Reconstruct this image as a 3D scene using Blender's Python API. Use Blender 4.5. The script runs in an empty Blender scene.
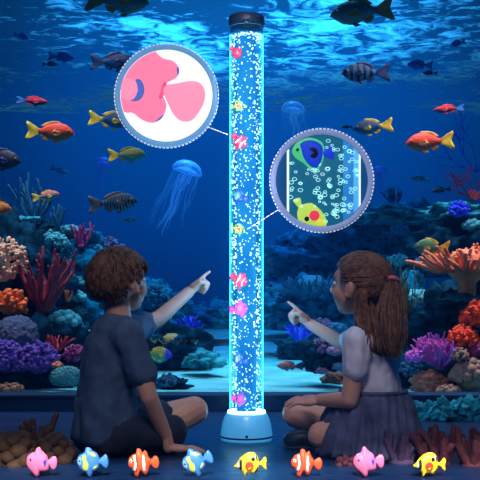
import bpy, bmesh, math, random
from math import sin, cos, pi, sqrt, radians
from mathutils import Vector, Matrix, noise
V = Vector
sc = bpy.context.scene
col = sc.collection

# ------------------------------------------------------------------ camera, world, lights, exposure
F, HZ, CH = 960.0, 300.0, 0.48            # focal length in px, horizon row, camera height
cd = bpy.data.cameras.new('camera'); cam = bpy.data.objects.new('camera', cd); col.objects.link(cam)
cam.location = (0, 0, CH); cam.rotation_euler = (pi/2, 0, 0)
cd.sensor_width = 36; cd.lens = 36*F/480; cd.shift_y = (HZ-240)/480
cd.clip_end = 200
sc.camera = cam
sc.view_settings.view_transform = 'Standard'; sc.view_settings.look = 'None'
sc.view_settings.exposure = 0.0; sc.view_settings.gamma = 1.0; sc.view_settings.use_curve_mapping = False
try: sc.cycles.use_denoising = True
except Exception: pass
sc.cycles.volume_bounces = 0
sc.cycles.transparent_max_bounces = 16

def at(px, py, Y):                        # a pixel of the photograph at depth Y, as a point
    return V(((px-240)*Y/F, Y, CH-(py-HZ)*Y/F))
def W(px, Y): return px*Y/F               # a width in pixels at depth Y, in metres

world = bpy.data.worlds.new('water_world'); sc.world = world; world.use_nodes = True
wn = world.node_tree; wn.nodes.clear()
def wnode(t, **k):
    n = wn.nodes.new(t)
    for a, b in k.items(): setattr(n, a, b)
    return n
wtc = wnode('ShaderNodeTexCoord'); wsep = wnode('ShaderNodeSeparateXYZ')
wn.links.new(wtc.outputs['Generated'], wsep.inputs[0])
wr = wnode('ShaderNodeValToRGB')
wm = wnode('ShaderNodeMath', operation='MULTIPLY_ADD'); wm.inputs[1].default_value = 0.5; wm.inputs[2].default_value = 0.5
wn.links.new(wsep.outputs['Z'], wm.inputs[0]); wn.links.new(wm.outputs[0], wr.inputs[0])
def ramp(r, stops):
    e = r.color_ramp.elements
    while len(e) > 1: e.remove(e[-1])
    e[0].position = stops[0][0]; e[0].color = (*stops[0][1], 1)
    for p, c in stops[1:]:
        x = e.new(p); x.color = (*c, 1)
ramp(wr, [(0.0, (0.000, 0.003, 0.012)), (0.46, (0.0002, 0.008, 0.045)), (0.50, (0.0002, 0.014, 0.095)), (0.545, (0.0002, 0.027, 0.170)),
          (0.60, (0.0002, 0.044, 0.25)), (0.68, (0.0002, 0.045, 0.18)), (1.0, (0.001, 0.07, 0.22))])
# background colour brightened around the middle of the view, as a painted glow
wdot = wnode('ShaderNodeVectorMath', operation='DOT_PRODUCT'); wdot.inputs[1].default_value = V((0.01, 1, 0.15)).normalized()
wn.links.new(wtc.outputs['Generated'], wdot.inputs[0])
wmr = wnode('ShaderNodeMapRange'); wmr.inputs[1].default_value = 0.955; wmr.inputs[2].default_value = 1.0
wmr.inputs[3].default_value = 0.42; wmr.inputs[4].default_value = 1.55
wmr.interpolation_type = 'SMOOTHSTEP'
wn.links.new(wdot.outputs['Value'], wmr.inputs[0])
wmx = wnode('ShaderNodeVectorMath', operation='SCALE')
wn.links.new(wr.outputs[0], wmx.inputs[0]); wn.links.new(wmr.outputs[0], wmx.inputs['Scale'])
wbg = wnode('ShaderNodeBackground'); wbg.inputs[1].default_value = 1.0
wn.links.new(wmx.outputs[0], wbg.inputs[0])
wo = wnode('ShaderNodeOutputWorld'); wn.links.new(wbg.outputs[0], wo.inputs[0])

def light(name, kind, loc, target, energy, color, **k):
    d = bpy.data.lights.new(name, kind); o = bpy.data.objects.new(name, d); col.objects.link(o)
    o.location = loc; d.energy = energy; d.color = color
    o.rotation_euler = (V(target)-V(loc)).to_track_quat('-Z', 'Y').to_euler()
    for a, b in k.items(): setattr(d, a, b)
    return o
light('daylight_sun', 'SUN', (0, 12, 8), (0, 9.5, 0), 0.25, (0.30, 0.75, 1.0), angle=radians(6))
light('reef_fill_west', 'AREA', (-1.25, 4.75, 2.75), (-1.3, 5.0, 0.4), 14, (0.72, 0.80, 1.0), shape='RECTANGLE', size=1.0, size_y=0.5, spread=radians(75))  # added area light out of view, brightens the left corals
light('reef_fill_east', 'AREA', (1.30, 4.75, 2.75), (1.3, 5.0, 0.4), 20, (0.86, 0.82, 1.0), shape='RECTANGLE', size=1.0, size_y=0.5, spread=radians(75))  # added area light out of view, brightens the right corals
light('reef_fill_middle', 'AREA', (0.0, 6.2, 2.85), (0.0, 6.0, 0.0), 26, (0.15, 0.70, 1.0), shape='RECTANGLE', size=1.6, size_y=0.8, spread=radians(80))  # added area light out of view, brightens sand and middle reef
light('surface_glow', 'SPOT', (0.1, 8.8, 6.0), (0.1, 8.8, 3.0), 1400, (0.04, 0.36, 1.0), spot_size=radians(95), spot_blend=1.0, shadow_soft_size=0.5)  # added spot above the surface, gives the middle ripples a sun glow
for z_ in (0.28, 0.55, 0.82, 1.10):        # added point lights inside the tube, boosting its light on the children
    light('lamp_boost', 'POINT', (0.0223, 3.348, z_), (0, 0, 0), 3.2, (0.22, 0.55, 1.0), shadow_soft_size=0.004)
light('toy_row_fill', 'AREA', (0.0, 1.55, 0.95), (0.0, 2.62, 0.04), 2.0, (1.0, 0.95, 0.90), shape='RECTANGLE', size=1.5, size_y=0.04, spread=radians(11))  # added narrow strip light, brightens the row of toy fish
light('tube_toy_fill', 'AREA', (0.02, -0.4, 1.0), (0.02, 3.3, 0.8), 1.5, (1.0, 0.92, 0.92), shape='RECTANGLE', size=0.05, size_y=1.3, spread=radians(4))  # added white strip behind the camera, brightens the toys in the tube
light('children_fill', 'AREA', (0.0, 0.9, 2.6), (0.0, 3.0, 0.3), 3.4, (0.95, 0.85, 1.0), shape='DISK', size=1.0, spread=radians(50))  # added overhead light, brings out the children's skin and clothes

# ------------------------------------------------------------------ materials
def S(n, k, v):
    if k in n.inputs: n.inputs[k].default_value = v
def newmat(name):
    m = bpy.data.materials.new(name); m.use_nodes = True
    nt = m.node_tree
    return m, nt, nt.nodes['Principled BSDF'], nt.nodes['Material Output']
MATS = {}
def mat(name, c, rough=0.6, var=0.18, scale=30, bump=0.0, bscale=60, metal=0.0, emit=None, es=0.0, sss=0.0, spec=0.4, c2=None, coat=0.0):
    if name in MATS: return MATS[name]
    m, nt, b, out = newmat(name); MATS[name] = m
    tc = nt.nodes.new('ShaderNodeTexCoord')
    nz = nt.nodes.new('ShaderNodeTexNoise'); nz.inputs['Scale'].default_value = scale; nz.inputs['Detail'].default_value = 4
    nt.links.new(tc.outputs['Object'], nz.inputs['Vector'])
    r = nt.nodes.new('ShaderNodeValToRGB')
    lo = tuple(max(0, x*(1-var)) for x in c); hi = tuple(min(1, x*(1+var)) for x in (c2 or c))
    ramp(r, [(0.3, lo), (0.7, hi)])
    nt.links.new(nz.outputs['Fac'], r.inputs[0]); nt.links.new(r.outputs[0], b.inputs['Base Color'])
    S(b, 'Roughness', rough); S(b, 'Metallic', metal); S(b, 'Specular IOR Level', spec); S(b, 'Coat Weight', coat)
    if sss: S(b, 'Subsurface Weight', sss); S(b, 'Subsurface Scale', 0.01)
    if emit: S(b, 'Emission Color', (*emit, 1)); S(b, 'Emission Strength', es)
    if bump:
        n2 = nt.nodes.new('ShaderNodeTexNoise'); n2.inputs['Scale'].default_value = bscale; n2.inputs['Detail'].default_value = 3
        nt.links.new(tc.outputs['Object'], n2.inputs['Vector'])
        bp = nt.nodes.new('ShaderNodeBump'); bp.inputs['Strength'].default_value = bump; bp.inputs['Distance'].default_value = 0.01
        nt.links.new(n2.outputs['Fac'], bp.inputs['Height']); nt.links.new(bp.outputs[0], b.inputs['Normal'])
    return m
def glow(name, c, s):
    if name in MATS: return MATS[name]
    m, nt, b, out = newmat(name); MATS[name] = m
    S(b, 'Base Color', (*c, 1)); S(b, 'Emission Color', (*c, 1)); S(b, 'Emission Strength', s); S(b, 'Roughness', 0.4)
    return m
def fishmat(name, back, belly, z0=-0.08, z1=0.1, stripe=None, n=0, sw=0.5, wob=0.0, head=None, hx=0.3, tail=None, tx=-0.15, scales=True):
    """colour pattern of a fish: back to belly, bars, face and tail colours, in the fish's own space"""
    if name in MATS: return MATS[name]
    m, nt, b, out = newmat(name); MATS[name] = m
    N = nt.nodes.new; Lk = nt.links.new
    tc = N('ShaderNodeTexCoord'); sp = N('ShaderNodeSeparateXYZ'); Lk(tc.outputs['Object'], sp.inputs[0])
    nz = N('ShaderNodeTexNoise'); nz.inputs['Scale'].default_value = 9; Lk(tc.outputs['Object'], nz.inputs['Vector'])
    mr = N('ShaderNodeMapRange'); mr.inputs[1].default_value = z0; mr.inputs[2].default_value = z1; Lk(sp.outputs['Z'], mr.inputs[0])
    mx = N('ShaderNodeMix'); mx.data_type = 'RGBA'; mx.inputs[6].default_value = (*belly, 1); mx.inputs[7].default_value = (*back, 1)
    Lk(mr.outputs[0], mx.inputs[0]); cur = mx.outputs[2]
    def over(cur, fac, c):
        k = N('ShaderNodeMix'); k.data_type = 'RGBA'; Lk(fac, k.inputs[0]); Lk(cur, k.inputs[6]); k.inputs[7].default_value = (*c, 1)
        return k.outputs[2]
    def rng(sock, a, bb):
        k = N('ShaderNodeMapRange'); k.inputs[1].default_value = a; k.inputs[2].default_value = bb; Lk(sock, k.inputs[0]); return k.outputs[0]
    if stripe:
        a = N('ShaderNodeMath'); a.operation = 'MULTIPLY_ADD'; Lk(nz.outputs['Fac'], a.inputs[0]); a.inputs[1].default_value = wob; Lk(sp.outputs['X'], a.inputs[2])
        s1 = N('ShaderNodeMath'); s1.operation = 'MULTIPLY'; Lk(a.outputs[0], s1.inputs[0]); s1.inputs[1].default_value = n*2*pi
        s2 = N('ShaderNodeMath'); s2.operation = 'SINE'; Lk(s1.outputs[0], s2.inputs[0])
        cur = over(cur, rng(s2.outputs[0], sw-0.25, sw+0.25), stripe)
    if head: cur = over(cur, rng(sp.outputs['X'], hx-0.03, hx+0.05), head)
    if tail: cur = over(cur, rng(sp.outputs['X'], tx+0.03, tx-0.05), tail)
    Lk(cur, b.inputs['Base Color']); S(b, 'Roughness', 0.5); S(b, 'Specular IOR Level', 0.2)
    if scales:
        vo = N('ShaderNodeTexVoronoi'); vo.inputs['Scale'].default_value = 40; Lk(tc.outputs['Object'], vo.inputs['Vector'])
        bp = N('ShaderNodeBump'); bp.inputs['Strength'].default_value = 0.25; bp.inputs['Distance'].default_value = 0.01
        Lk(vo.outputs['Distance'], bp.inputs['Height']); Lk(bp.outputs[0], b.inputs['Normal'])
    return m

# ------------------------------------------------------------------ mesh building
def frame(d, hint=V((0, 0, 1))):
    d = V(d).normalized(); h = V(hint)
    if abs(d.dot(h)) > 0.97: h = V((1, 0.13, 0))
    s = d.cross(h).normalized(); u = s.cross(d).normalized()
    return d, s, u
class MB:
    def __init__(self): self.v = []; self.f = []; self.m = []
    def add(self, vs, fs, m=0):
        o = len(self.v); self.v += [V(p) for p in vs]
        for f in fs: self.f.append([i+o for i in f]); self.m.append(m)
    def tube(self, pts, rad, n=8, m=0, tip=True):
        pts = [V(p) for p in pts]; k = len(pts)
        if not hasattr(rad, '__len__'): rad = [rad]*k
        d = (pts[1]-pts[0]).normalized(); _, s, u = frame(d)
        vs = []; fs = []; rings = []
        for i in range(k):
            t = (pts[min(i+1, k-1)]-pts[max(i-1, 0)])
            if t.length < 1e-9: t = d
            t.normalize(); q = d.rotation_difference(t); s = q @ s; u = q @ u; d = t
            rings.append((pts[i], rad[i], s.copy(), u.copy(), d.copy()))
        if tip:
            p, r, s, u, d = rings[-1]
            rings.append((p+d*r*0.6, r*0.8, s, u, d)); rings.append((p+d*r*0.92, r*0.4, s, u, d))
            p, r, s, u, d = rings[0]
            rings = [(p-d*r*0.92, r*0.4, s, u, d), (p-d*r*0.6, r*0.8, s, u, d)]+rings
        for p, r, s, u, d in rings:
            for j in range(n):
                a = 2*pi*j/n; vs.append(p+(s*cos(a)+u*sin(a))*r)
        R = len(rings)
        for i in range(R-1):
            for j in range(n):
                a, b = i*n+j, i*n+(j+1) % n; fs.append([a, b, b+n, a+n])
        fs.append(list(range(n))[::-1]); fs.append([(R-1)*n+j for j in range(n)])
        self.add(vs, fs, m)
    def ell(self, c, r, M=None, seg=16, rings=10, m=0, fn=None):
        c = V(c); r = (r, r, r) if not hasattr(r, '__len__') else r
        vs = []; fs = []
        def put(x, y, z):
            k = fn(V((x, y, z))) if fn else 1.0
            p = V((x*r[0]*k, y*r[1]*k, z*r[2]*k))
            if M: p = M @ p
            vs.append(c+p)
        put(0, 0, -1)
        for i in range(1, rings):
            a = -pi/2+pi*i/rings
            for j in range(seg):
                b = 2*pi*j/seg; put(cos(a)*cos(b), cos(a)*sin(b), sin(a))
        put(0, 0, 1); T = len(vs)-1
        for j in range(seg):
            fs.append([0, 1+(j+1) % seg, 1+j]); fs.append([T, T-seg+j, T-seg+(j+1) % seg])
        for i in range(rings-2):
            for j in range(seg):
                a, b = 1+i*seg+j, 1+i*seg+(j+1) % seg; fs.append([a, b, b+seg, a+seg])
        self.add(vs, fs, m)
    def lathe(self, prof, n=48, c=(0, 0, 0), m=0, closed=False):
        c = V(c); vs = []; fs = []; k = len(prof)
        for r, z in prof:
            for j in range(n):
                a = 2*pi*j/n; vs.append(c+V((r*cos(a), r*sin(a), z)))
        for i in range(k if closed else k-1):
            i2 = (i+1) % k
            for j in range(n):
                j2 = (j+1) % n; fs.append([i*n+j, i*n+j2, i2*n+j2, i2*n+j])
        self.add(vs, fs, m)
    def box(self, a, b, m=0):
        x0, y0, z0 = a; x1, y1, z1 = b
        self.add([(x0, y0, z0), (x1, y0, z0), (x1, y1, z0), (x0, y1, z0), (x0, y0, z1), (x1, y0, z1), (x1, y1, z1), (x0, y1, z1)],
                 [[3, 2, 1, 0], [4, 5, 6, 7], [0, 1, 5, 4], [1, 2, 6, 5], [2, 3, 7, 6], [3, 0, 4, 7]], m)
    def limb(self, pts, rad, n=12, m=0):
        pts = [V(p) for p in pts]
        for i in range(len(pts)-1):
            a, b = pts[i], pts[i+1]
            self.tube([a, a.lerp(b, .5), b], [rad[i], (rad[i]+rad[i+1])/2, rad[i+1]], n, m, tip=False)
        for p, r in zip(pts, rad): self.ell(p, r, seg=n, rings=8, m=m)
    def build(self, name, mats, parent=None, smooth=True, world=False, origin=None, fix=False):
        if not isinstance(mats, (list, tuple)): mats = [mats]
        off = V((0, 0, 0))
        if world and parent:
            p = parent
            while p: off += p.location; p = p.parent
        if origin is not None: off = V(origin)
        me = bpy.data.meshes.new(name)
        me.from_pydata([tuple(p-off) for p in self.v], [], self.f)
        for m in mats: me.materials.append(m)
        for p, i in zip(me.polygons, self.m): p.material_index = i; p.use_smooth = smooth
        if fix:
            bm = bmesh.new(); bm.from_mesh(me); bmesh.ops.recalc_face_normals(bm, faces=bm.faces); bm.to_mesh(me); bm.free()
        me.update()
        o = bpy.data.objects.new(name, me); col.objects.link(o)
        if parent: o.parent = parent
        elif origin is not None: o.location = off
        return o
def remeshed(mb, name, mats, voxel, smooth_it=4, parent=None, disp=None, paint=None):
    """one continuous skin round everything collected in mb"""
    o = mb.build(name+'_raw', mats); o.data.materials.clear()
    md = o.modifiers.new('r', 'REMESH'); md.mode = 'VOXEL'; md.voxel_size = voxel; md.use_smooth_shade = True
    if smooth_it:
        sm = o.modifiers.new('s', 'SMOOTH'); sm.iterations = smooth_it; sm.factor = 0.5
    dg = bpy.context.evaluated_depsgraph_get()
    me = bpy.data.meshes.new_from_object(o.evaluated_get(dg))
    bpy.data.objects.remove(o)
    me.name = name; me.materials.clear()
    for m in (mats if isinstance(mats, (list, tuple)) else [mats]): me.materials.append(m)
    if disp:
        nor = [v.normal.copy() for v in me.vertices]
        for v, nn in zip(me.vertices, nor): v.co += nn*disp(v.co)
    off = V((0, 0, 0)); p = parent
    while p: off += p.location; p = p.parent
    for v in me.vertices: v.co -= off
    for p in me.polygons: p.use_smooth = True
    me.update()
    n = bpy.data.objects.new(name, me); col.objects.link(n)
    if parent: n.parent = parent
    return n
def tag(o, label=None, cat=None, group=None, kind=None):
    if label: o['label'] = label
    if cat: o['category'] = cat
    if group: o['group'] = group
    if kind: o['kind'] = kind
    return o
def empty(name, loc, label, cat, group=None, rot=(0, 0, 0)):
    o = bpy.data.objects.new(name, None); col.objects.link(o); o.empty_display_size = 0.05
    o.location = loc; o.rotation_euler = rot
    return tag(o, label, cat, group)
def interp(tab, t):
    for i in range(len(tab)-1):
        a, b = tab[i], tab[i+1]
        if t <= b[0]:
            k = (t-a[0])/max(1e-9, b[0]-a[0]); k = k*k*(3-2*k)*0.4+k*0.6
            return a[1]+(b[1]-a[1])*k
    return tab[-1][1]

# ------------------------------------------------------------------ the setting
floor_m, nt, b, out = newmat('dark_glossy_floor')
N = nt.nodes.new; Lk = nt.links.new
tc = N('ShaderNodeTexCoord'); nz = N('ShaderNodeTexNoise'); nz.inputs['Scale'].default_value = 2.2; nz.inputs['Detail'].default_value = 6
mp = N('ShaderNodeMapping'); mp.inputs['Scale'].default_value = (1.0, 3.0, 1.0)
Lk(tc.outputs['Object'], mp.inputs[0]); Lk(mp.outputs[0], nz.inputs['Vector'])
r = N('ShaderNodeValToRGB'); ramp(r, [(0.3, (0.003, 0.016, 0.06)), (0.7, (0.007, 0.036, 0.12))]); Lk(nz.outputs['Fac'], r.inputs[0]); Lk(r.outputs[0], b.inputs['Base Color'])
S(b, 'Roughness', 0.34); S(b, 'Specular IOR Level', 0.4)
n2 = N('ShaderNodeTexNoise'); n2.inputs['Scale'].default_value = 9; n2.inputs['Detail'].default_value = 4; Lk(mp.outputs[0], n2.inputs['Vector'])
bp = N('ShaderNodeBump'); bp.inputs['Strength'].default_value = 0.3; bp.inputs['Distance'].default_value = 0.02; Lk(n2.outputs['Fac'], bp.inputs['Height']); Lk(bp.outputs[0], b.inputs['Normal'])
mb = MB(); mb.box((-3.5, -0.5, -0.1), (3.5, 4.28, 0.0))
tag(mb.build('floor', floor_m, smooth=False), kind='structure')

kerb_m = mat('blue_painted_kerb', (0.006, 0.028, 0.075), 0.6, 0.2, 6, 0.1, 20, spec=.15)
mb = MB(); mb.box((-3.5, 4.15, 0.0), (3.5, 4.29, 0.058)); mb.box((-3.5, 4.14, 0.058), (3.5, 4.30, 0.069))
tag(mb.build('trim_1', kerb_m, smooth=False), kind='structure')

sand_m = mat('pale_sand', (0.10, 0.42, 0.48), 0.9, 0.3, 5, 0.6, 30)
def sand_z(x, y):
    return 0.055+0.05*noise.noise(V((x*0.9, y*0.7, 3)))*min(1, (y-4.2)/1.0)+0.012*noise.noise(V((x*4, y*3, 8)))+0.05*max(0, (y-6.5))/4
mb = MB(); nx, ny = 90, 70; vs = []; fs = []
for j in range(ny+1):
    y = 4.28+(12.5-4.28)*(j/ny)**1.5
    for i in range(nx+1):
        x = -4.2+8.4*i/nx; vs.append((x, y, sand_z(x, y)))
for j in range(ny):
    for i in range(nx):
        a = j*(nx+1)+i; fs.append([a, a+1, a+nx+2, a+nx+1])
mb.add(vs, fs); tag(mb.build('ground', sand_m), kind='structure')

# underside of the rippled water surface: daylight comes through where the ripples open
sm_, nt, b, out = newmat('rippled_water_surface')
N = nt.nodes.new; Lk = nt.links.new
tc = N('ShaderNodeTexCoord'); mp = N('ShaderNodeMapping'); mp.inputs['Scale'].default_value = (1.0, 1.15, 1.0); mp.inputs['Rotation'].default_value = (0, 0, radians(-14))
Lk(tc.outputs['Object'], mp.inputs[0])
n1 = N('ShaderNodeTexNoise'); n1.inputs['Scale'].default_value = 0.62; n1.inputs['Detail'].default_value = 3; n1.inputs['Distortion'].default_value = 0.6
n2 = N('ShaderNodeTexNoise'); n2.inputs['Scale'].default_value = 5.2; n2.inputs['Detail'].default_value = 5; n2.inputs['Distortion'].default_value = 0.8; n2.inputs['Roughness'].default_value = 0.6
Lk(mp.outputs[0], n1.inputs['Vector']); Lk(mp.outputs[0], n2.inputs['Vector'])
ad = N('ShaderNodeMath'); ad.operation = 'MULTIPLY_ADD'; Lk(n1.outputs['Fac'], ad.inputs[0]); ad.inputs[1].default_value = 0.9; Lk(n2.outputs['Fac'], ad.inputs[2])
mr = N('ShaderNodeMapRange'); mr.inputs[1].default_value = 0.92; mr.inputs[2].default_value = 1.14; mr.inputs[3].default_value = 0.03; mr.inputs[4].default_value = 0.95
Lk(ad.outputs[0], mr.inputs[0])
tl = N('ShaderNodeBsdfTranslucent'); tl.inputs[0].default_value = (0.35, 0.95, 1.0, 1)
tp = N('ShaderNodeBsdfTransparent'); tp.inputs[0].default_value = (1, 1, 1, 1)
ms = N('ShaderNodeMixShader'); Lk(mr.outputs[0], ms.inputs[0]); Lk(tp.outputs[0], ms.inputs[1]); Lk(tl.outputs[0], ms.inputs[2]); Lk(ms.outputs[0], out.inputs[0])
mb = MB(); vs = []; fs = []; nx, ny = 80, 80
for j in range(ny+1):
    y = 6.0+6.9*j/ny
    for i in range(nx+1):
        x = -5+10*i/nx
        vs.append((x, y, 3.0+0.05*noise.noise(V((x*1.1, y*2.0, 1)))+0.02*noise.noise(V((x*3, y*5, 4)))))
for j in range(ny):
    for i in range(nx):
        a = j*(nx+1)+i; fs.append([a, a+nx+1, a+nx+2, a+1])
mb.add(vs, fs); tag(mb.build('water_surface', sm_), kind='structure')

# the water itself: a thin blue haze through the whole place
hm, nt, b, out = newmat('blue_water_haze'); nt.nodes.remove(b)
vs_ = nt.nodes.new('ShaderNodeVolumeScatter'); vs_.inputs['Color'].default_value = (0.02, 0.28, 1.0, 1); vs_.inputs['Density'].default_value = 0.010
nt.links.new(vs_.outputs[0], out.inputs['Volume'])
mb = MB(); mb.box((-7, -1.5, -0.6), (7, 14, 3.15)); tag(mb.build('water', hm, smooth=False, fix=True), kind='structure')

# ------------------------------------------------------------------ rocks and corals
RG = random.Random(7)
def rock(name, c, r, m, label, cat='rock', seed=0, rough=0.45, sub=5, fq=1.6, group=None, flat=0.6):
    bm = bmesh.new(); bmesh.ops.create_icosphere(bm, subdivisions=sub, radius=1)
    o = V((seed*7.3, seed*3.1, seed*1.7))
    for v in bm.verts:
        p = v.co.copy()
        k = 1+rough*noise.fractal(p*fq+o, 0.9, 2.1, 5)
        k += 0.11*noise.noise(p*7+o)+0.085*abs(noise.noise(p*17+o))+(0.05*noise.noise(p*34+o) if rough > .2 else 0)
        v.co = V((p.x*r[0]*k, p.y*r[1]*k, p.z*r[2]*k))
        if v.co.z < -r[2]*flat: v.co.z = -r[2]*flat
    me = bpy.data.meshes.new(name); bm.to_mesh(me); bm.free(); me.materials.append(m)
    for p in me.polygons: p.use_smooth = True
    ob = bpy.data.objects.new(name, me); col.objects.link(ob); ob.location = c
    return tag(ob, label, cat, group)
def grow(mb, p, d, L, r, depth, rng, spread=0.6, up=0.25, kids=(2, 3), n=7, shrink=0.75, wob=0.15, taper=0.85, planar=None):
    pts = [V(p)]; d = V(d).normalized(); k = 4; rad = [r]
    for i in range(k):
        d = (d+V((rng.uniform(-wob, wob), rng.uniform(-wob, wob), rng.uniform(-wob, wob)+up*0.3))).normalized()
        if planar is not None: d = (d-planar*d.dot(planar)*0.8).normalized()
        pts.append(pts[-1]+d*L/k); rad.append(r*(1+(taper-1)*(i+1)/k))
    mb.tube(pts, rad, n)
    if depth > 0:
        for q in range(rng.choice(kids)):
            nd = (d+V((rng.uniform(-1, 1), rng.uniform(-1, 1), rng.uniform(-0.6, 1)))*spread+V((0, 0, up))).normalized()
            st = pts[rng.choice((2, 3, 4))] if q else pts[-1]
            grow(mb, st, nd, L*shrink*rng.uniform(.8, 1.15), rad[-1]*0.92, depth-1, rng, spread, up, kids, n, shrink, wob, taper, planar)
def finger_coral(name, c, m, label, seed, stems=9, L=0.16, r=0.012, depth=1, spread=0.5, lean=0.7, up=0.3, shrink=0.75, kids=(1, 2, 3), ex=1.0, cat='coral', n=7, sx=1.0):
    rng = random.Random(seed); mb = MB(); c = V(c)
    for i in range(stems):
        a = 2*pi*i/stems+rng.uniform(-.3, .3); k = rng.uniform(0.25, 1)*lean
        d = V((cos(a)*k*sx, sin(a)*k, 1))
        grow(mb, c+V((cos(a)*r*1.5*sx, sin(a)*r*1.5, 0)), d, L*rng.uniform(.75, 1.15), r*rng.uniform(.85, 1.15), depth, rng, spread, up, kids, n, shrink)
    mb.ell(c, (r*3*sx, r*3, r*2.2))
    return tag(mb.build(name, m, origin=c), label, cat)
def bushy_coral(name, c, R, m, label, seed, n=120, r=0.008, knob=1.5, squash=(1, 1, 1), cat='coral', tipm=None):
    rng = random.Random(seed); mb = MB(); c = V(c)
    mb.ell(c, (R*.62*squash[0], R*.62*squash[1], R*.62*squash[2]), seg=14, rings=9)
    for i in range(n):
        z = 1-1.35*(i+.5)/n; a = i*2.39996; q = sqrt(max(0, 1-z*z))
        d = V((q*cos(a), q*sin(a), z)); d = (d+V((rng.uniform(-.25, .25), rng.uniform(-.25, .25), rng.uniform(-.15, .25)))).normalized()
        dd = V((d.x*squash[0], d.y*squash[1], d.z*squash[2])); l = R*rng.uniform(.82, 1.12)
        p0 = c+dd*R*.5; p1 = c+dd*l*.85; p2 = c+dd*l+V((rng.uniform(-1, 1), rng.uniform(-1, 1), rng.uniform(0, 1)))*R*.1
        mb.tube([p0, p1, p2], [r*.8, r, r*knob], 6)
        for s in range(2):
            e = p1+(dd.normalized()+V((rng.uniform(-1, 1), rng.uniform(-1, 1), rng.uniform(-1, 1)))*.9).normalized()*R*.2
            mb.tube([p1, p1.lerp(e, .6), e], [r*.8, r*.8, r*knob*.85], 5)
    return tag(mb.build(name, m, origin=c), label, cat)
def lumpy_coral(name, c, R, m, label, seed, n=40, lump=0.3, squash=(1, 1, .7), cat='coral'):
    rng = random.Random(seed); mb = MB(); c = V(c)
    mb.ell(c, (R*.85*squash[0], R*.85*squash[1], R*.85*squash[2]), seg=18, rings=12)
    for i in range(n):
        z = 1-1.15*(i+.5)/n; a = i*2.39996; q = sqrt(max(0, 1-z*z))
        p = c+V((q*cos(a)*R*squash[0], q*sin(a)*R*squash[1], z*R*squash[2]))*0.85
        l = R*lump*rng.uniform(.7, 1.25); o = V((rng.random()*9, i, seed))
        mb.ell(p, (l, l, l*.85), seg=12, rings=8, fn=lambda q, o=o: 1+.12*noise.noise(q*2.5+o))
    return tag(mb.build(name, m, origin=c), label, cat)
def brain_mat(name, c, sc_=22):
    if name in MATS: return MATS[name]
    m, nt, b, out = newmat(name); MATS[name] = m
    N = nt.nodes.new; Lk = nt.links.new
    tc = N('ShaderNodeTexCoord'); w = N('ShaderNodeTexNoise'); w.inputs['Scale'].default_value = sc_; w.inputs['Detail'].default_value = 1; w.inputs['Distortion'].default_value = 1.2
    Lk(tc.outputs['Object'], w.inputs['Vector'])
    s = N('ShaderNodeMath'); s.operation = 'MULTIPLY'; s.inputs[1].default_value = 36; Lk(w.outputs['Fac'], s.inputs[0])
    si = N('ShaderNodeMath'); si.operation = 'SINE'; Lk(s.outputs[0], si.inputs[0])
    mr = N('ShaderNodeMapRange'); mr.inputs[1].default_value = -1; mr.inputs[2].default_value = 1; Lk(si.outputs[0], mr.inputs[0])
    r = N('ShaderNodeValToRGB'); ramp(r, [(0, tuple(x*.55 for x in c)), (1, c)]); Lk(mr.outputs[0], r.inputs[0]); Lk(r.outputs[0], b.inputs['Base Color'])
    bp = N('ShaderNodeBump'); bp.inputs['Strength'].default_value = 0.7; bp.inputs['Distance'].default_value = 0.008; Lk(mr.outputs[0], bp.inputs['Height']); Lk(bp.outputs[0], b.inputs['Normal'])
    S(b, 'Roughness', 0.7); return m
def table_coral(name, c, rx, ry, h, m, label, seed, n=70, r=0.009, L=0.05, cat='coral', drop=0.35):
    """a spreading plate on a short trunk, its top crowded with upright branchlets"""
    rng = random.Random(seed); mb = MB(); c = V(c)
    mb.tube([c-V((0, 0, h*.3)), c+V((0, 0, h*.2)), c+V((0, 0, h*.5)), c+V((0, 0, h*.8))], [rx*.24, rx*.24, rx*.40, rx*.62], 16)
    mb.ell(c+V((0, 0, h*.82)), (rx*.82, ry*.82, h*.16), seg=24, rings=8, fn=lambda q: 1+.15*noise.noise(q*3+V((seed, 0, 0))))
    for i in range(n):
        k = sqrt((i+.5)/n); a = i*2.39996
        p = c+V((cos(a)*k*rx*.8, sin(a)*k*ry*.8, h*(.86-drop*.2*k)))
        d = V((cos(a)*k*1.5, sin(a)*k*1.2, 1.0-0.75*k*k+rng.uniform(-.1, .2)))
        grow(mb, p, d, L*rng.uniform(.7, 1.2)*(0.8+.6*k), r*rng.uniform(.8, 1.1), 1, rng, .6, .1, (1, 2), 6, .7)
    return tag(mb.build(name, m, origin=c), label, cat)

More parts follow.
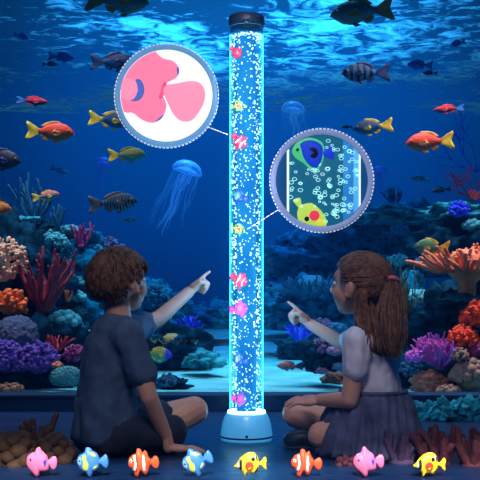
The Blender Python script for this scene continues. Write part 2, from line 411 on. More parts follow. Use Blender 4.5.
R_DARK = mat('dark_reef_rock', (0.001, 0.006, 0.014), 1.0, 0.5, 16, 1.0, 30, c2=(0.004, 0.034, 0.065), spec=0.0)
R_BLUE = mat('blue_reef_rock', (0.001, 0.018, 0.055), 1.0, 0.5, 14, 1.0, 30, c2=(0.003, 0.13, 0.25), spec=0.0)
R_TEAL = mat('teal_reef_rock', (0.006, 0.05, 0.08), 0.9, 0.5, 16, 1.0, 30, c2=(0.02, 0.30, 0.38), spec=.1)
R_BROWN = mat('brown_reef_rock', (0.10, 0.05, 0.035), 0.9, 0.4, 14, 0.9, 30)
C = dict(
    teal=mat('teal_coral', (0.04, 0.30, 0.36), 0.7, 0.3, 20, 0.3, 50), deep=mat('deep_blue_coral', (0.01, 0.12, 0.24), 0.7, 0.3, 20, 0.3, 50),
    cream=mat('cream_coral', (0.70, 0.42, 0.27), 0.7, 0.2, 20, 0.2, 60), wine=mat('wine_red_coral', (0.27, 0.015, 0.035), 0.6, 0.25, 25, 0.5, 90),
    orange=mat('orange_coral', (0.80, 0.13, 0.012), 0.6, 0.2, 20, 0.3, 60), slate=brain_mat('slate_brain_coral', (0.07, 0.10, 0.24), 40),
    purple=mat('purple_coral', (0.13, 0.05, 0.36), 0.7, 0.3, 20, 0.3, 60), red=mat('red_coral', (0.50, 0.02, 0.03), 0.6, 0.2, 20, 0.3, 60),
    magenta=mat('magenta_coral', (0.32, 0.03, 0.16), 0.7, 0.25, 20, 0.3, 60), tealb=brain_mat('teal_brain_coral', (0.05, 0.32, 0.36), 26),
    blue=mat('vivid_blue_coral', (0.01, 0.05, 0.75), 0.6, 0.2, 20, 0.3, 60), ochre=mat('ochre_coral', (0.36, 0.20, 0.05), 0.7, 0.3, 20, 0.3, 60),
    salmon=mat('salmon_coral', (0.66, 0.19, 0.085), 0.65, 0.2, 20, 0.4, 80), pink=mat('pink_coral', (0.85, 0.10, 0.36), 0.65, 0.15, 5, 0.3, 60, c2=(0.42, 0.12, 0.75)),
    fire=mat('fire_orange_coral', (0.98, 0.07, 0.008), 0.6, 0.2, 20, 0.4, 60), brown=mat('brown_coral', (0.34, 0.13, 0.08), 0.8, 0.3, 30, 0.9, 70),
    beige=mat('beige_coral', (0.36, 0.21, 0.15), 0.75, 0.25, 20, 0.4, 50), olive=mat('olive_seaweed', (0.07, 0.13, 0.08), 0.7, 0.3, 20),
    crimson=mat('crimson_sea_fan', (0.07, 0.004, 0.012), 0.8, 0.2, 20, spec=.1), mauve=mat('mauve_coral', (0.20, 0.12, 0.26), 0.7, 0.25, 20, 0.3, 60))
def rk(px, py, Y, wpx, hpx, m, label, seed, dep=None, **k):
    c = at(px, py, Y); w = W(wpx, Y)/2; h = W(hpx, Y)/2
    return rock('reef_rock', c, (w, dep or w*.8, h), m, label, 'rock', seed, **k)
# rock wall under the corals on the left
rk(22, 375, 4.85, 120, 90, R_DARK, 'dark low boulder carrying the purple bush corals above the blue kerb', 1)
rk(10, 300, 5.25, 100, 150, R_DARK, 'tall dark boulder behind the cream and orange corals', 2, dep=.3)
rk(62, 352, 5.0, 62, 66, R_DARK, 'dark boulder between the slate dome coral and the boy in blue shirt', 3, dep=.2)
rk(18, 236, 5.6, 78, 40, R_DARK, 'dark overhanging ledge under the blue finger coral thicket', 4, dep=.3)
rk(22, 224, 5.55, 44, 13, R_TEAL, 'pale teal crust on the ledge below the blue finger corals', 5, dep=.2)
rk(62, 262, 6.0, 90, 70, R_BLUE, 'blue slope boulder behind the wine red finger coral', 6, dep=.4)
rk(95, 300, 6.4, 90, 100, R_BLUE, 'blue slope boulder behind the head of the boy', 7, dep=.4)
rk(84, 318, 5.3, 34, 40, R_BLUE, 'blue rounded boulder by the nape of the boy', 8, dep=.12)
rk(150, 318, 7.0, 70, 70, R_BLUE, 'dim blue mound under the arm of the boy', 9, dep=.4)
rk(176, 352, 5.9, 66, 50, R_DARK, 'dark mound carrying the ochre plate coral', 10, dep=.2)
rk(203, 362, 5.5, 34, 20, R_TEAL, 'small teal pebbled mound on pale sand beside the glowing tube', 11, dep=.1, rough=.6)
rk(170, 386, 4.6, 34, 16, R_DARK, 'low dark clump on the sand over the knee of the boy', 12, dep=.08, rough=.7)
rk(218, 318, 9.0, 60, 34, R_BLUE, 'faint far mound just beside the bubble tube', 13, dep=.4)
# right of the tube
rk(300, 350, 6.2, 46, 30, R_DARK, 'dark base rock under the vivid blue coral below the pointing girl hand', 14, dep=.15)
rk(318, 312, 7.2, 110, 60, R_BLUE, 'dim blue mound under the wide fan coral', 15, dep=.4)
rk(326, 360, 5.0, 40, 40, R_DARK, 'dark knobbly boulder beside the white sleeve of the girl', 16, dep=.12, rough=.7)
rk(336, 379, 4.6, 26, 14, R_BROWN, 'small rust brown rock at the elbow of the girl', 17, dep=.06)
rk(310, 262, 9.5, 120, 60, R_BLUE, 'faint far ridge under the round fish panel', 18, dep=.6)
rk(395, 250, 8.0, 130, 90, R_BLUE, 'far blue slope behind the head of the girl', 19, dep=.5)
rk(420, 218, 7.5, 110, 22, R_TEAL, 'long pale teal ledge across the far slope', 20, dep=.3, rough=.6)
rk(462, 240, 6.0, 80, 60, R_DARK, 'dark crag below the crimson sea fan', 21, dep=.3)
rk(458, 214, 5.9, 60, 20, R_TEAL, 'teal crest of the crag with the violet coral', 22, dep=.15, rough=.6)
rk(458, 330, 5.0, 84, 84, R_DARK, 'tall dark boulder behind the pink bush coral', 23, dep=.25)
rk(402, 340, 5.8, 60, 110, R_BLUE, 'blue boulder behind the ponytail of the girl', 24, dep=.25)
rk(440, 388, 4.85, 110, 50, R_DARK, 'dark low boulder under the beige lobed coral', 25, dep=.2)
for i, (px, wp, lab) in enumerate(((427, 26, 'dim teal rubble at the kerb foot, touching the skirt of the girl'), (449, 26, 'dim teal rubble at the kerb foot, between two others'), (472, 30, 'dim teal rubble at the kerb foot, nearest the picture edge'))):
    Y = 3.85; c = at(px, 412, Y); c.z = 0.03
    rock('reef_rock', c, (W(wp, Y)/2, .05, .05), R_TEAL, lab, 'rock', 30+i, rough=.8)

# corals on the left
c = at(34, 225, 5.6)
finger_coral('finger_coral', c, C['deep'], 'dark blue finger coral thicket on the high ledge', 3, 16, .15, .009, 1, .45, .75, .35)
finger_coral('finger_coral', at(55, 232, 5.7), C['deep'], 'smaller dark blue finger coral on the slope end of the ledge', 4, 10, .09, .008, 1, .5, .8, .3)
bushy_coral('bush_coral', at(3, 268, 4.95), .125, C['cream'], 'cream knobbly bush coral above the orange coral', 5, 130, .007, 1.5, (1, 1, 1.15))
finger_coral('finger_coral', at(44, 308, 4.9), C['wine'], 'big wine red finger coral with thick upright arms', 19, 15, .155, .0135, 2, .55, 1.15, .38, .55, (1, 2), n=9)
bushy_coral('bush_coral', at(9, 306, 4.8), .078, C['orange'], 'orange knobbly coral over the slate dome coral', 7, 46, .010, 1.35, (1.1, .9, .95))
rock('brain_coral', at(16, 340, 4.7), (.115, .11, .115), C['slate'], 'smooth slate blue dome coral above the purple bushes', 'coral', 40, .06, 5, 1.2, flat=.8)
bushy_coral('bush_coral', at(6, 362, 4.55), .085, C['purple'], 'purple bush coral at the picture edge under the slate dome', 8, 130, .008, 1.5)
bushy_coral('bush_coral', at(38, 363, 4.55), .085, C['purple'], 'purple bush coral next to the small orange lump', 9, 130, .008, 1.5)
lumpy_coral('lobed_coral', at(65, 325, 4.95), .08, C['teal'], 'pale teal lobed coral above the red fan coral', 10, 26, .36, (1, .9, .85))
finger_coral('fan_coral', at(58, 349, 4.7), C['red'], 'small red fan coral under the pale teal lobed coral', 11, 14, .045, .005, 1, .6, 1.3, .1, .7, (2, 3), sx=1.3)
bushy_coral('bush_coral', at(75, 356, 4.75), .05, C['magenta'], 'dull magenta bush coral against the back of the boy', 12, 70, .006, 1.4)
rock('brain_coral', at(66, 377, 4.5), (.075, .06, .05), C['tealb'], 'low teal grooved coral just over the kerb beside the boy', 'coral', 41, .06, 5, 1.2, flat=.8)
lumpy_coral('lobed_coral', at(57, 366, 4.52), .028, C['salmon'], 'tiny orange lump of coral beside the purple bush', 13, 12, .4)
lumpy_coral('lobed_coral', at(10, 389, 4.45), .05, C['brown'], 'flat brown coral on the kerb under the purple bush', 14, 16, .3, (1.4, .8, .5))
bushy_coral('bush_coral', at(50, 244, 5.45), .075, C['teal'], 'bright teal bush coral between the ledge and the wine red arms', 15, 90, .009, 1.6, (1.3, 1, .8))
lumpy_coral('lobed_coral', at(70, 232, 5.8), .06, C['teal'], 'teal lobed coral beside the small magenta coral', 16, 22, .35, (1.2, .8, .6))
finger_coral('branch_coral', at(82, 246, 5.7), C['magenta'], 'small magenta branching coral over the head of the boy', 17, 9, .075, .009, 1, .6, .8, .2)
bushy_coral('bush_coral', at(100, 248, 6.3), .10, C['mauve'], 'dusky mauve coral twigs behind the hair of the boy', 18, 90, .006, 1.4, (1.4, .8, .7))
lumpy_coral('lobed_coral', at(62, 268, 5.55), .06, C['deep'], 'dark blue lobed coral behind the tallest wine red arm', 19, 18, .4)
lumpy_coral('lobed_coral', at(75, 298, 5.2), .05, C['teal'], 'teal lobed coral over the blue boulder by the nape', 20, 20, .4, (1.3, .8, .6))
finger_coral('branch_coral', at(68, 300, 5.1), C['salmon'], 'little salmon coral sprig at the end of the red arms', 21, 7, .03, .005, 1, .6, 1.1)
# middle
finger_coral('branch_coral', at(188, 331, 5.9), C['blue'], 'vivid blue coral above the ochre plate coral', 22, 16, .06, .008, 1, .6, 1.8, .05, .7, (2,), sx=1.6)
table_coral('plate_coral', at(172, 354, 5.75), .11, .08, .075, C['ochre'], 'ochre plate coral on the dark mound', 23, 50, .005, .025)
bushy_coral('bush_coral', at(167, 384, 4.55), .045, C['deep'], 'dark tufted coral on the sand by the knee of the boy', 24, 60, .005, 1.3)
bushy_coral('bush_coral', at(150, 300, 6.6), .10, C['deep'], 'dark blue bush coral under the forearm of the boy', 25, 80, .009, 1.4, (1.2, .8, 1.1))
table_coral('plate_coral', at(312, 318, 6.9), .23, .16, .22, C['deep'], 'wide blue fan coral behind the pointing hand of the girl', 26, 110, .008, .07)
finger_coral('branch_coral', at(300, 342, 5.9), C['blue'], 'vivid blue coral below the pointing hand of the girl', 27, 15, .075, .008, 1, .6, 1.1, .1, .7, (2,), sx=1.2)
bushy_coral('bush_coral', at(328, 348, 4.95), .07, C['mauve'], 'grey mauve bush coral against the sleeve of the girl', 28, 90, .006, 1.5, (1, .8, .8))
bushy_coral('bush_coral', at(348, 292, 7.2), .13, C['deep'], 'dark teal bush coral in front of the face of the girl', 29, 90, .010, 1.4, (1.3, .8, .9))
# right
c = at(467, 287, 4.75)
table_coral('staghorn_coral', c, .185, .15, .10, C['salmon'], 'big salmon staghorn table coral on the tall dark boulder', 30, 70, .014, .062)
finger_coral('staghorn_coral', at(478, 268, 4.9), C['salmon'], 'upright salmon staghorn clump at the picture edge above the table coral', 31, 10, .07, .011, 1, .5, .8)
lumpy_coral('lobed_coral', at(420, 300, 5.4), .075, C['teal'], 'teal lobed coral under the tip of the staghorn table', 32, 24, .35, (1.2, .8, .7))
finger_coral('bush_coral', at(440, 366, 4.55), C['pink'], 'large pink and violet branching coral beside the girl', 33, 85, .085, .0085, 2, .7, 2.4, .18, .55, (2, 3), n=6)
bushy_coral('bush_coral', at(416, 358, 4.5), .04, C['pink'], 'small pink tuft at the foot of the large pink coral', 34, 60, .006, 1.3, (1.2, .8, .8))
bushy_coral('bush_coral', at(463, 341, 4.5), .062, C['fire'], 'fire orange bush coral low beside the pink bush', 35, 110, .007, 1.6)
bushy_coral('bush_coral', at(478, 318, 4.55), .072, C['fire'], 'fire orange bush coral high under the salmon clump', 36, 120, .008, 1.6)
lumpy_coral('lobed_coral', at(478, 352, 4.5), .06, C['magenta'], 'dark magenta lobes between the orange and beige corals', 37, 24, .35)
rock('mound_coral', at(430, 384, 4.5), (.085, .07, .06), C['brown'], 'rust brown mound coral on the kerb by the skirt', 'coral', 45, .25, 5, 2.5, flat=.6)
lumpy_coral('lobed_coral', at(470, 376, 4.45), .085, C['beige'], 'beige lobed coral heaped under the dark magenta lobes', 38, 34, .30, (1, .8, .95))
lumpy_coral('lobed_coral', at(449, 391, 4.4), .045, C['beige'], 'small beige lobed coral on the kerb by the rust mound', 39, 18, .36, (1.2, .8, .6))
bushy_coral('bush_coral', at(460, 357, 4.42), .035, C['beige'], 'grey tufted coral over the beige lobes', 40, 50, .006, 1.5)
bushy_coral('bush_coral', at(459, 212, 5.7), .055, C['blue'], 'violet blue coral tuft on the teal crest', 41, 70, .007, 1.4)
bushy_coral('bush_coral', at(412, 283, 6.2), .075, C['teal'], 'blue teal coral beside the ponytail tie', 42, 70, .009, 1.5)
bushy_coral('bush_coral', at(412, 370, 4.7), .05, C['deep'], 'dark blue tuft low between girl and pink coral', 43, 60, .006, 1.4)
finger_coral('seaweed', at(403, 352, 5.2), C['olive'], 'tall olive seaweed bush behind the ponytail', 44, 26, .20, .006, 2, .4, .5, .5, .7, (2,), cat='seaweed', n=5)
finger_coral('seaweed', at(393, 205, 8.0), C['deep'], 'far blue seaweed tuft on the slope under the orange fish', 45, 22, .09, .008, 1, .5, 1.2, .2, .7, (2,), cat='seaweed', n=5)
bushy_coral('bush_coral', at(378, 235, 7.6), .12, C['deep'], 'far dark blue coral bush beside the round fish panel', 46, 90, .010, 1.5, (1.2, 1, .9))
rock('mound_coral', at(466, 264, 4.9), (.095, .08, .055), C['salmon'], 'smooth brown salmon mound coral on top of the staghorn table', 'coral', 46, .15, 5, 2.5, flat=.6)
def crust(spots, m1, m2, label, group, seed):
    rng = random.Random(seed)
    for i, (px, py, Y, R_) in enumerate(spots):
        m = (m1, m2)[i % 2]
        if i % 3 == 2: lumpy_coral('crust_coral', at(px, py, Y), R_, m, label, seed+i, 16, .4, (1.2, .8, .7))
        else: bushy_coral('crust_coral', at(px, py, Y), R_, m, label, seed+i, 46, R_*.10, 1.5, (1.25, .9, .8))
    for o in bpy.data.objects:
        if o.get('label') == label: o['group'] = group
crust([(86, 262, 5.75, .06), (72, 283, 5.5, .05), (92, 250, 5.9, .05), (80, 312, 5.2, .035), (62, 253, 5.5, .04), (90, 336, 5.1, .04), (56, 288, 5.4, .04), (78, 330, 5.0, .035)], C['deep'], C['teal'],
      'small blue crust coral on the slope behind the back of the boy', 'crust corals on the slope behind the boy', 70)
crust([(150, 334, 6.3, .05), (160, 318, 6.6, .06), (140, 340, 6.3, .05), (196, 345, 5.8, .035), (212, 356, 5.5, .03), (160, 360, 5.7, .03)], C['deep'], C['teal'],
      'small blue crust coral on the dim mounds under the arm of the boy', 'crust corals under the arm of the boy', 90)
crust([(290, 300, 7.0, .08), (275, 318, 7.2, .07), (335, 330, 6.6, .06), (322, 325, 6.5, .05), (316, 345, 5.0, .03), (335, 352, 4.85, .035), (340, 368, 4.8, .03), (322, 372, 4.85, .025)], C['deep'], C['mauve'],
      'small dusky crust coral on the mounds between tube and girl', 'crust corals between tube and girl', 110)
crust([(400, 232, 7.2, .06), (440, 226, 5.9, .05), (425, 262, 6.4, .05), (398, 262, 6.8, .06), (446, 238, 5.8, .05), (472, 226, 5.7, .05), (420, 322, 5.3, .04), (404, 305, 5.6, .05), (418, 240, 7.45, .05), (380, 262, 7.4, .07), (410, 300, 5.5, .04)], C['deep'], C['teal'],
      'small blue crust coral on the slope beyond the ponytail of the girl', 'crust corals beyond the girl', 130)
rk(466, 306, 4.62, 62, 26, R_DARK, 'dark rock bracing the salmon staghorn table from below', 50, dep=.08)
rng = random.Random(5)
def sea_fan(px, py, Y, m, label, seed, L, depth, r):
    rng = random.Random(seed); mb = MB(); c = at(px, py, Y)
    for k in range(5):
        a = -1.0+2.0*k/4
        grow(mb, c, V((sin(a)*1.3, 0.1, cos(a))), L, r, depth, rng, .75, .05, (2, 3), 5, .72, .2, .75, planar=V((0, 1, 0)))
    return tag(mb.build('sea_fan', m, origin=c), label, 'sea fan')
sea_fan(469, 196, 5.7, C['crimson'], 'crimson sea fan with fine twigs on the crag', 4, .065, 4, .005)
sea_fan(475, 200, 5.5, mat('dull_red_coral', (0.14, 0.008, 0.008), .8, .2, 20), 'short red sea fan at the foot of the crimson one', 6, .03, 2, .006)
sea_fan(476, 172, 6.2, C['blue'], 'tall thin blue sea fan above the crimson one', 9, .17, 3, .004)

# ------------------------------------------------------------------ bubble lamp
LY = 3.3
lamp = empty('bubble_lamp', (at(246.5, 440, LY).x, LY, 0), 'tall glowing cyan bubble tube lamp between the two children', 'lamp')
TR, ZT, ZB = W(16.8, LY), at(0, 17, LY).z, at(0, 415, LY).z
plastic_b = mat('glowing_blue_plastic', (0.16, 0.50, 0.80), 0.35, 0.05, 10, coat=.3, emit=(0.02, 0.28, 0.60), es=.62)  # emission put into the base plastic stands for the LED glow
black_pl = mat('black_plastic', (0.006, 0.014, 0.035), 0.5, 0.2, 10, spec=.2)
mb = MB()
RB = W(26, LY)
mb.lathe([(0, 0.0), (RB*.98, 0.0), (RB*1.0, .004), (RB*1.0, .016), (RB*.985, .030), (RB*.94, .055), (RB*.87, .075), (RB*.79, .088), (RB*.74, .094), (TR*1.10, ZB+.004), (TR*1.12, ZB-.004), (TR*.9, ZB-.01), (0, ZB-.01)], 64)
base = mb.build('base', plastic_b, lamp)
mb = MB(); mb.lathe([(RB*1.005, .010), (RB*1.012, .013), (RB*1.005, .016)], 64); mb.build('seam', black_pl, base)
mb = MB(); mb.ell((0.0, -RB*.985, .022), (.005, .004, .005)); mb.build('power_button', black_pl, base)
mb = MB(); mb.lathe([(TR*1.03, ZB), (TR*1.12, ZB+.004), (TR*1.10, ZB+.016), (TR*1.02, ZB+.018)], 64, closed=True)
mb.build('light_ring', glow('led_ring_glow', (0.35, 0.85, 1.0), 14), lamp)
tm, nt, b, out = newmat('lit_acrylic_tube'); N = nt.nodes.new; Lk = nt.links.new
lw = N('ShaderNodeLayerWeight'); lw.inputs[0].default_value = 0.5
pw = N('ShaderNodeMath'); pw.operation = 'POWER'; Lk(lw.outputs['Facing'], pw.inputs[0]); pw.inputs[1].default_value = 3.0
ma = N('ShaderNodeMath'); ma.operation = 'MULTIPLY_ADD'; Lk(pw.outputs[0], ma.inputs[0]); ma.inputs[1].default_value = 0.75; ma.inputs[2].default_value = 0.13; ma.use_clamp = True
em = N('ShaderNodeEmission'); em.inputs[0].default_value = (0.03, 0.50, 1.0, 1)
es = N('ShaderNodeMath'); es.operation = 'MULTIPLY_ADD'; Lk(pw.outputs[0], es.inputs[0]); es.inputs[1].default_value = 9.0; es.inputs[2].default_value = 0.80; Lk(es.outputs[0], em.inputs[1])
tp = N('ShaderNodeBsdfTransparent'); tp.inputs[0].default_value = (0.9, 0.97, 1, 1)
mx = N('ShaderNodeMixShader'); Lk(ma.outputs[0], mx.inputs[0]); Lk(tp.outputs[0], mx.inputs[1]); Lk(em.outputs[0], mx.inputs[2]); Lk(mx.outputs[0], out.inputs[0])
ZC = at(0, 27, LY).z
ZW = at(0, 35, LY).z
mb = MB(); mb.lathe([(TR, ZB), (TR, ZW)], 64)
mb.build('tube', tm, lamp)
cm, nt, b, out = newmat('clear_acrylic_rim'); N = nt.nodes.new; Lk = nt.links.new
lw = N('ShaderNodeLayerWeight'); lw.inputs[0].default_value = 0.35
g = N('ShaderNodeBsdfGlossy'); g.inputs[0].default_value = (0.8, 0.95, 1, 1); g.inputs[1].default_value = 0.1
tp = N('ShaderNodeBsdfTransparent'); tp.inputs[0].default_value = (0.75, 0.92, 1, 1); mx = N('ShaderNodeMixShader')
Lk(lw.outputs['Facing'], mx.inputs[0]); Lk(tp.outputs[0], mx.inputs[1]); Lk(g.outputs[0], mx.inputs[2]); Lk(mx.outputs[0], out.inputs[0])
mb = MB(); mb.lathe([(TR, ZW), (TR, ZT)], 64); mb.lathe([(TR*1.01, ZC-.004), (TR*1.035, ZC), (TR*1.01, ZC+.004)], 64, closed=True)
mb.build('tube_rim', cm, lamp)
mb = MB(); CR = W(18, LY)
mb.lathe([(0, ZT-.028), (CR*.97, ZT-.028), (CR, ZT-.024), (CR, ZT-.004), (CR*.95, ZT+.001), (CR*.4, ZT+.004), (0, ZT+.004)], 64)
mb.build('cap', black_pl, lamp)
mb = MB(); mb.lathe([(0, ZB), (TR*.58, ZB), (TR*.58, ZW-.004), (0, ZW-.004)], 40)
wc, nt, b, out = newmat('lit_water_column'); N = nt.nodes.new; Lk = nt.links.new
tc = N('ShaderNodeTexCoord'); mp = N('ShaderNodeMapping'); mp.inputs['Scale'].default_value = (1, 1, .35); Lk(tc.outputs['Object'], mp.inputs[0])
nz = N('ShaderNodeTexNoise'); nz.inputs['Scale'].default_value = 14; nz.inputs['Detail'].default_value = 3; Lk(mp.outputs[0], nz.inputs['Vector'])
r = N('ShaderNodeValToRGB'); ramp(r, [(0.3, (0.004, 0.13, 0.60)), (0.7, (0.02, 0.36, 0.85))]); Lk(nz.outputs['Fac'], r.inputs[0])
em = N('ShaderNodeEmission'); Lk(r.outputs[0], em.inputs[0]); em.inputs[1].default_value = 1.1; Lk(em.outputs[0], out.inputs[0])
mb.build('water_column', wc, lamp)
# bubbles: nobody could count them
rng = random.Random(11); mb = MB()
bx = lamp.location
for i in range(1700):
    z = ZB+.012+(ZW-ZB-.018)*rng.random(); a = rng.random()*2*pi
    rr = TR*rng.uniform(.63, .95); s = rng.choice((.0015, .0019, .0023, .0027, .0031))
    mb.ell(bx+V((rr*cos(a), rr*sin(a), z)), (s, s, s*rng.uniform(.8, 1.5)), seg=6, rings=4)
for i in range(120):
    a = rng.random()*2*pi; rr = TR*sqrt(rng.random())*.93
    mb.ell(bx+V((rr*cos(a), rr*sin(a), ZW-.003-rng.random()*.008)), .0032, seg=6, rings=4)
tag(mb.build('bubbles', glow('bubble_glow', (0.52, 0.92, 1.0), 1.0)), 'white air bubbles rising inside the glowing tube', 'bubbles', kind='stuff')  # bubbles carry emission in place of lamp light falling on them

# ------------------------------------------------------------------ plastic toy fish
TP = dict(pink=mat('toy_pink', (0.90, 0.18, 0.38), .4, .06, 20), pinkd=mat('toy_rose', (0.80, 0.08, 0.25), .4, .06, 20), blue=mat('toy_blue', (0.05, 0.22, 0.60), .4, .06, 20),
          sky=mat('toy_sky_blue', (0.22, 0.48, 0.72), .4, .06, 20), lime=mat('toy_lime', (0.55, 0.75, 0.10), .4, .06, 20), orange=mat('toy_orange', (0.90, 0.10, 0.03), .4, .06, 20),
          white=mat('toy_white', (0.85, 0.85, 0.85), .4, .04, 20), black=mat('toy_black', (0.012, 0.012, 0.015), .35, .1, 20), yellow=mat('toy_yellow', (0.95, 0.72, 0.03), .4, .05, 20),
          red=mat('toy_red', (0.90, 0.06, 0.03), .4, .05, 20), navy=mat('toy_navy', (0.02, 0.07, 0.55), .4, .1, 20), green=mat('toy_green', (0.05, 0.55, 0.22), .4, .1, 20),
          glime=mat('toy_pale_lime', (0.35, 0.72, 0.16), .4, .08, 20), rose=mat('toy_magenta', (0.85, 0.10, 0.60), .4, .08, 20), crim=mat('toy_crimson', (0.85, 0.03, 0.12), .4, .08, 20))
def dense(poly, n=72):
    P = [V((*p, 0)).xy for p in poly]; k = len(P); out = []
    for i in range(k):
        a, b_, c_, d_ = P[(i-1) % k], P[i], P[(i+1) % k], P[(i+2) % k]
        m_ = max(2, n//k)
        for j in range(m_):
            t = j/m_; t2 = t*t; t3 = t2*t
            out.append(0.5*((2*b_)+(c_-a)*t+(2*a-5*b_+4*c_-d_)*t2+(3*b_-a-3*c_+d_)*t3))
    return out
class Puff:
    """a cushion shape from an outline in the x-z plane: rounded front and back"""
    def __init__(self, poly, T, c=None, smooth=True, pw=2.4):
        self.o = dense(poly) if smooth else [V(p) for p in poly]; self.T = T; self.pw = pw
        self.c = V(c) if c else sum(self.o, V((0, 0)))/len(self.o)
        self.ang = []
    def rad(self, d):
        best = 1e-6; o = self.o; c = self.c
        for i in range(len(o)):
            a = o[i]-c; e = o[(i+1) % len(o)]-o[i]; den = d.x*e.y-d.y*e.x
            if abs(den) < 1e-12: continue
            t = (a.x*e.y-a.y*e.x)/den; u = (a.x*d.y-a.y*d.x)/den
            if t > 0 and -1e-6 <= u <= 1+1e-6: best = max(best, t)
        return best
    def h(self, p):
        q = V(p)-self.c
        if q.length < 1e-6: return self.T
        s = min(1, q.length/self.rad(q.normalized())); return self.T*max(0, 1-s**self.pw)**.5
    def mesh(self, mb, X, m=0):
        ss = [1, .97, .9, .78, .6, .4, .2]; n = len(self.o); vs = []; fs = []
        for side in (-1, 1):
            st = len(vs)
            for s in ss:
                y = side*self.T*max(0, 1-s**self.pw)**.5
                for p in self.o: q = self.c+(p-self.c)*s; vs.append(X(q.x, y, q.y))
            vs.append(X(self.c.x, side*self.T, self.c.y)); cc = len(vs)-1
            for i in range(len(ss)-1):
                for j in range(n):
                    a, b_ = st+i*n+j, st+i*n+(j+1) % n
                    f = [a, b_, b_+n, a+n]; fs.append(f if side < 0 else f[::-1])
            L = st+(len(ss)-1)*n
            for j in range(n):
                f = [L+j, L+(j+1) % n, cc]; fs.append(f if side < 0 else f[::-1])
        mb.add(vs, fs, m)
def patch(mb, body, poly, X, m=0, lift=.012, sides=(-1, 1), smooth=True):
    o = dense(poly, 40) if smooth else [V(p) for p in poly]; c = sum(o, V((0, 0)))/len(o); n = len(o)
    for side in sides:
        vs = []; fs = []
        for s, l in ((1, -.01), (.98, lift), (.75, lift), (.5, lift), (.25, lift)):
            for p in o:
                q = c+(p-c)*s; vs.append(X(q.x, side*(body.h(q)+l), q.y))
        vs.append(X(c.x, side*(body.h(c)+lift), c.y)); k = 5
        for i in range(k-1):
            for j in range(n):
                a, b_ = i*n+j, i*n+(j+1) % n; f = [a, b_, b_+n, a+n]; fs.append(f if side < 0 else f[::-1])
        L = (k-1)*n
        for j in range(n): f = [L+j, L+(j+1) % n, len(vs)-1]; fs.append(f if side < 0 else f[::-1])
        mb.add(vs, fs, m)
def circ(x, z, rx, rz=None, n=12): return [(x+rx*cos(2*pi*i/n), z+(rz or rx)*sin(2*pi*i/n)) for i in range(n)]
# outlines face left (-x); the body is about 1.1 long with its tail, built at unit size and then sized
TOY = {}
TOY['pink'] = dict(T=.20, body=[(-.52, .02), (-.47, .2), (-.34, .31), (-.2, .34), (-.12, .47), (-.02, .49), (.06, .37), (.2, .25), (.25, .12), (.24, -.02), (.27, -.12), (.24, -.25), (.1, -.30), (-.05, -.30), (-.09, -.42), (-.2, -.46), (-.28, -.36), (-.37, -.26), (-.47, -.14)],
    c=(-.12, 0), tail=[(.22, .02), (.36, .14), (.52, .17), (.58, .05), (.56, -.12), (.48, -.24), (.38, -.24), (.3, -.12), (.22, -.06)],
    patches=[('eye', 'black', circ(-.34, .12, .035)), ('joint', 'navy', [(.12, .06), (.19, .08), (.2, -.04), (.15, -.12), (.12, -.04)])])
TOY['blue'] = dict(T=.20, body=[(-.54, .05), (-.48, .22), (-.36, .3), (-.24, .33), (-.14, .48), (0, .46), (.08, .36), (.2, .28), (.27, .12), (.26, -.05), (.22, -.2), (.1, -.3), (0, -.32), (-.06, -.44), (-.18, -.46), (-.24, -.34), (-.36, -.27), (-.48, -.13)],
    c=(-.12, 0), tail=[(.22, .03), (.36, .12), (.52, .2), (.58, .08), (.57, -.12), (.5, -.24), (.38, -.2), (.3, -.1), (.22, -.05)],
    patches=[('cheek_band', 'lime', [(-.3, .24), (-.16, .28), (-.16, .1), (-.1, -.02), (-.16, -.2), (-.26, -.26), (-.33, -.12), (-.28, .05)]), ('face_patch', 'sky', [(-.48, .12), (-.4, .22), (-.35, .16), (-.36, .02), (-.42, -.06), (-.48, .0)]),
             ('eye', 'black', circ(-.41, .1, .035)), ('back_fin', 'lime', [(-.02, .34), (.1, .3), (.2, .2), (.14, .18), (0, .26)]), ('belly_fin', 'lime', [(.02, -.22), (.16, -.17), (.2, -.08), (.1, -.12)])])
TOY['orange'] = dict(T=.20, body=[(-.54, .02), (-.48, .17), (-.36, .28), (-.24, .32), (-.18, .46), (-.06, .44), (0, .34), (.08, .4), (.16, .34), (.2, .2), (.28, .1), (.28, -.04), (.22, -.16), (.14, -.34), (.04, -.38), (-.02, -.28), (-.12, -.3), (-.2, -.44), (-.32, -.4), (-.34, -.26), (-.48, -.14)],
    c=(-.12, 0), tail=[(.25, .05), (.36, .16), (.5, .19), (.57, .08), (.56, -.1), (.49, -.2), (.38, -.18), (.3, -.08), (.25, -.04)],
    patches=[('white_band', 'white', [(-.32, .25), (-.24, .27), (-.22, .1), (-.18, 0), (-.22, -.14), (-.28, -.24), (-.36, -.22), (-.3, -.06), (-.28, .06)]), ('white_band', 'white', [(.02, .25), (.08, .26), (.08, .1), (.11, 0), (.08, -.14), (.1, -.24), (.02, -.22), (0, 0)]),
             ('black_edge', 'black', [(-.215, .25), (-.19, .25), (-.165, .02), (-.2, -.14), (-.24, -.24), (-.265, -.24), (-.215, -.14), (-.185, 0)]), ('eye', 'white', circ(-.41, .1, .055)), ('pupil', 'black', circ(-.42, .1, .03)), ('mouth', 'black', [(-.47, -.07), (-.4, -.11), (-.36, -.09), (-.4, -.125), (-.47, -.09)])])
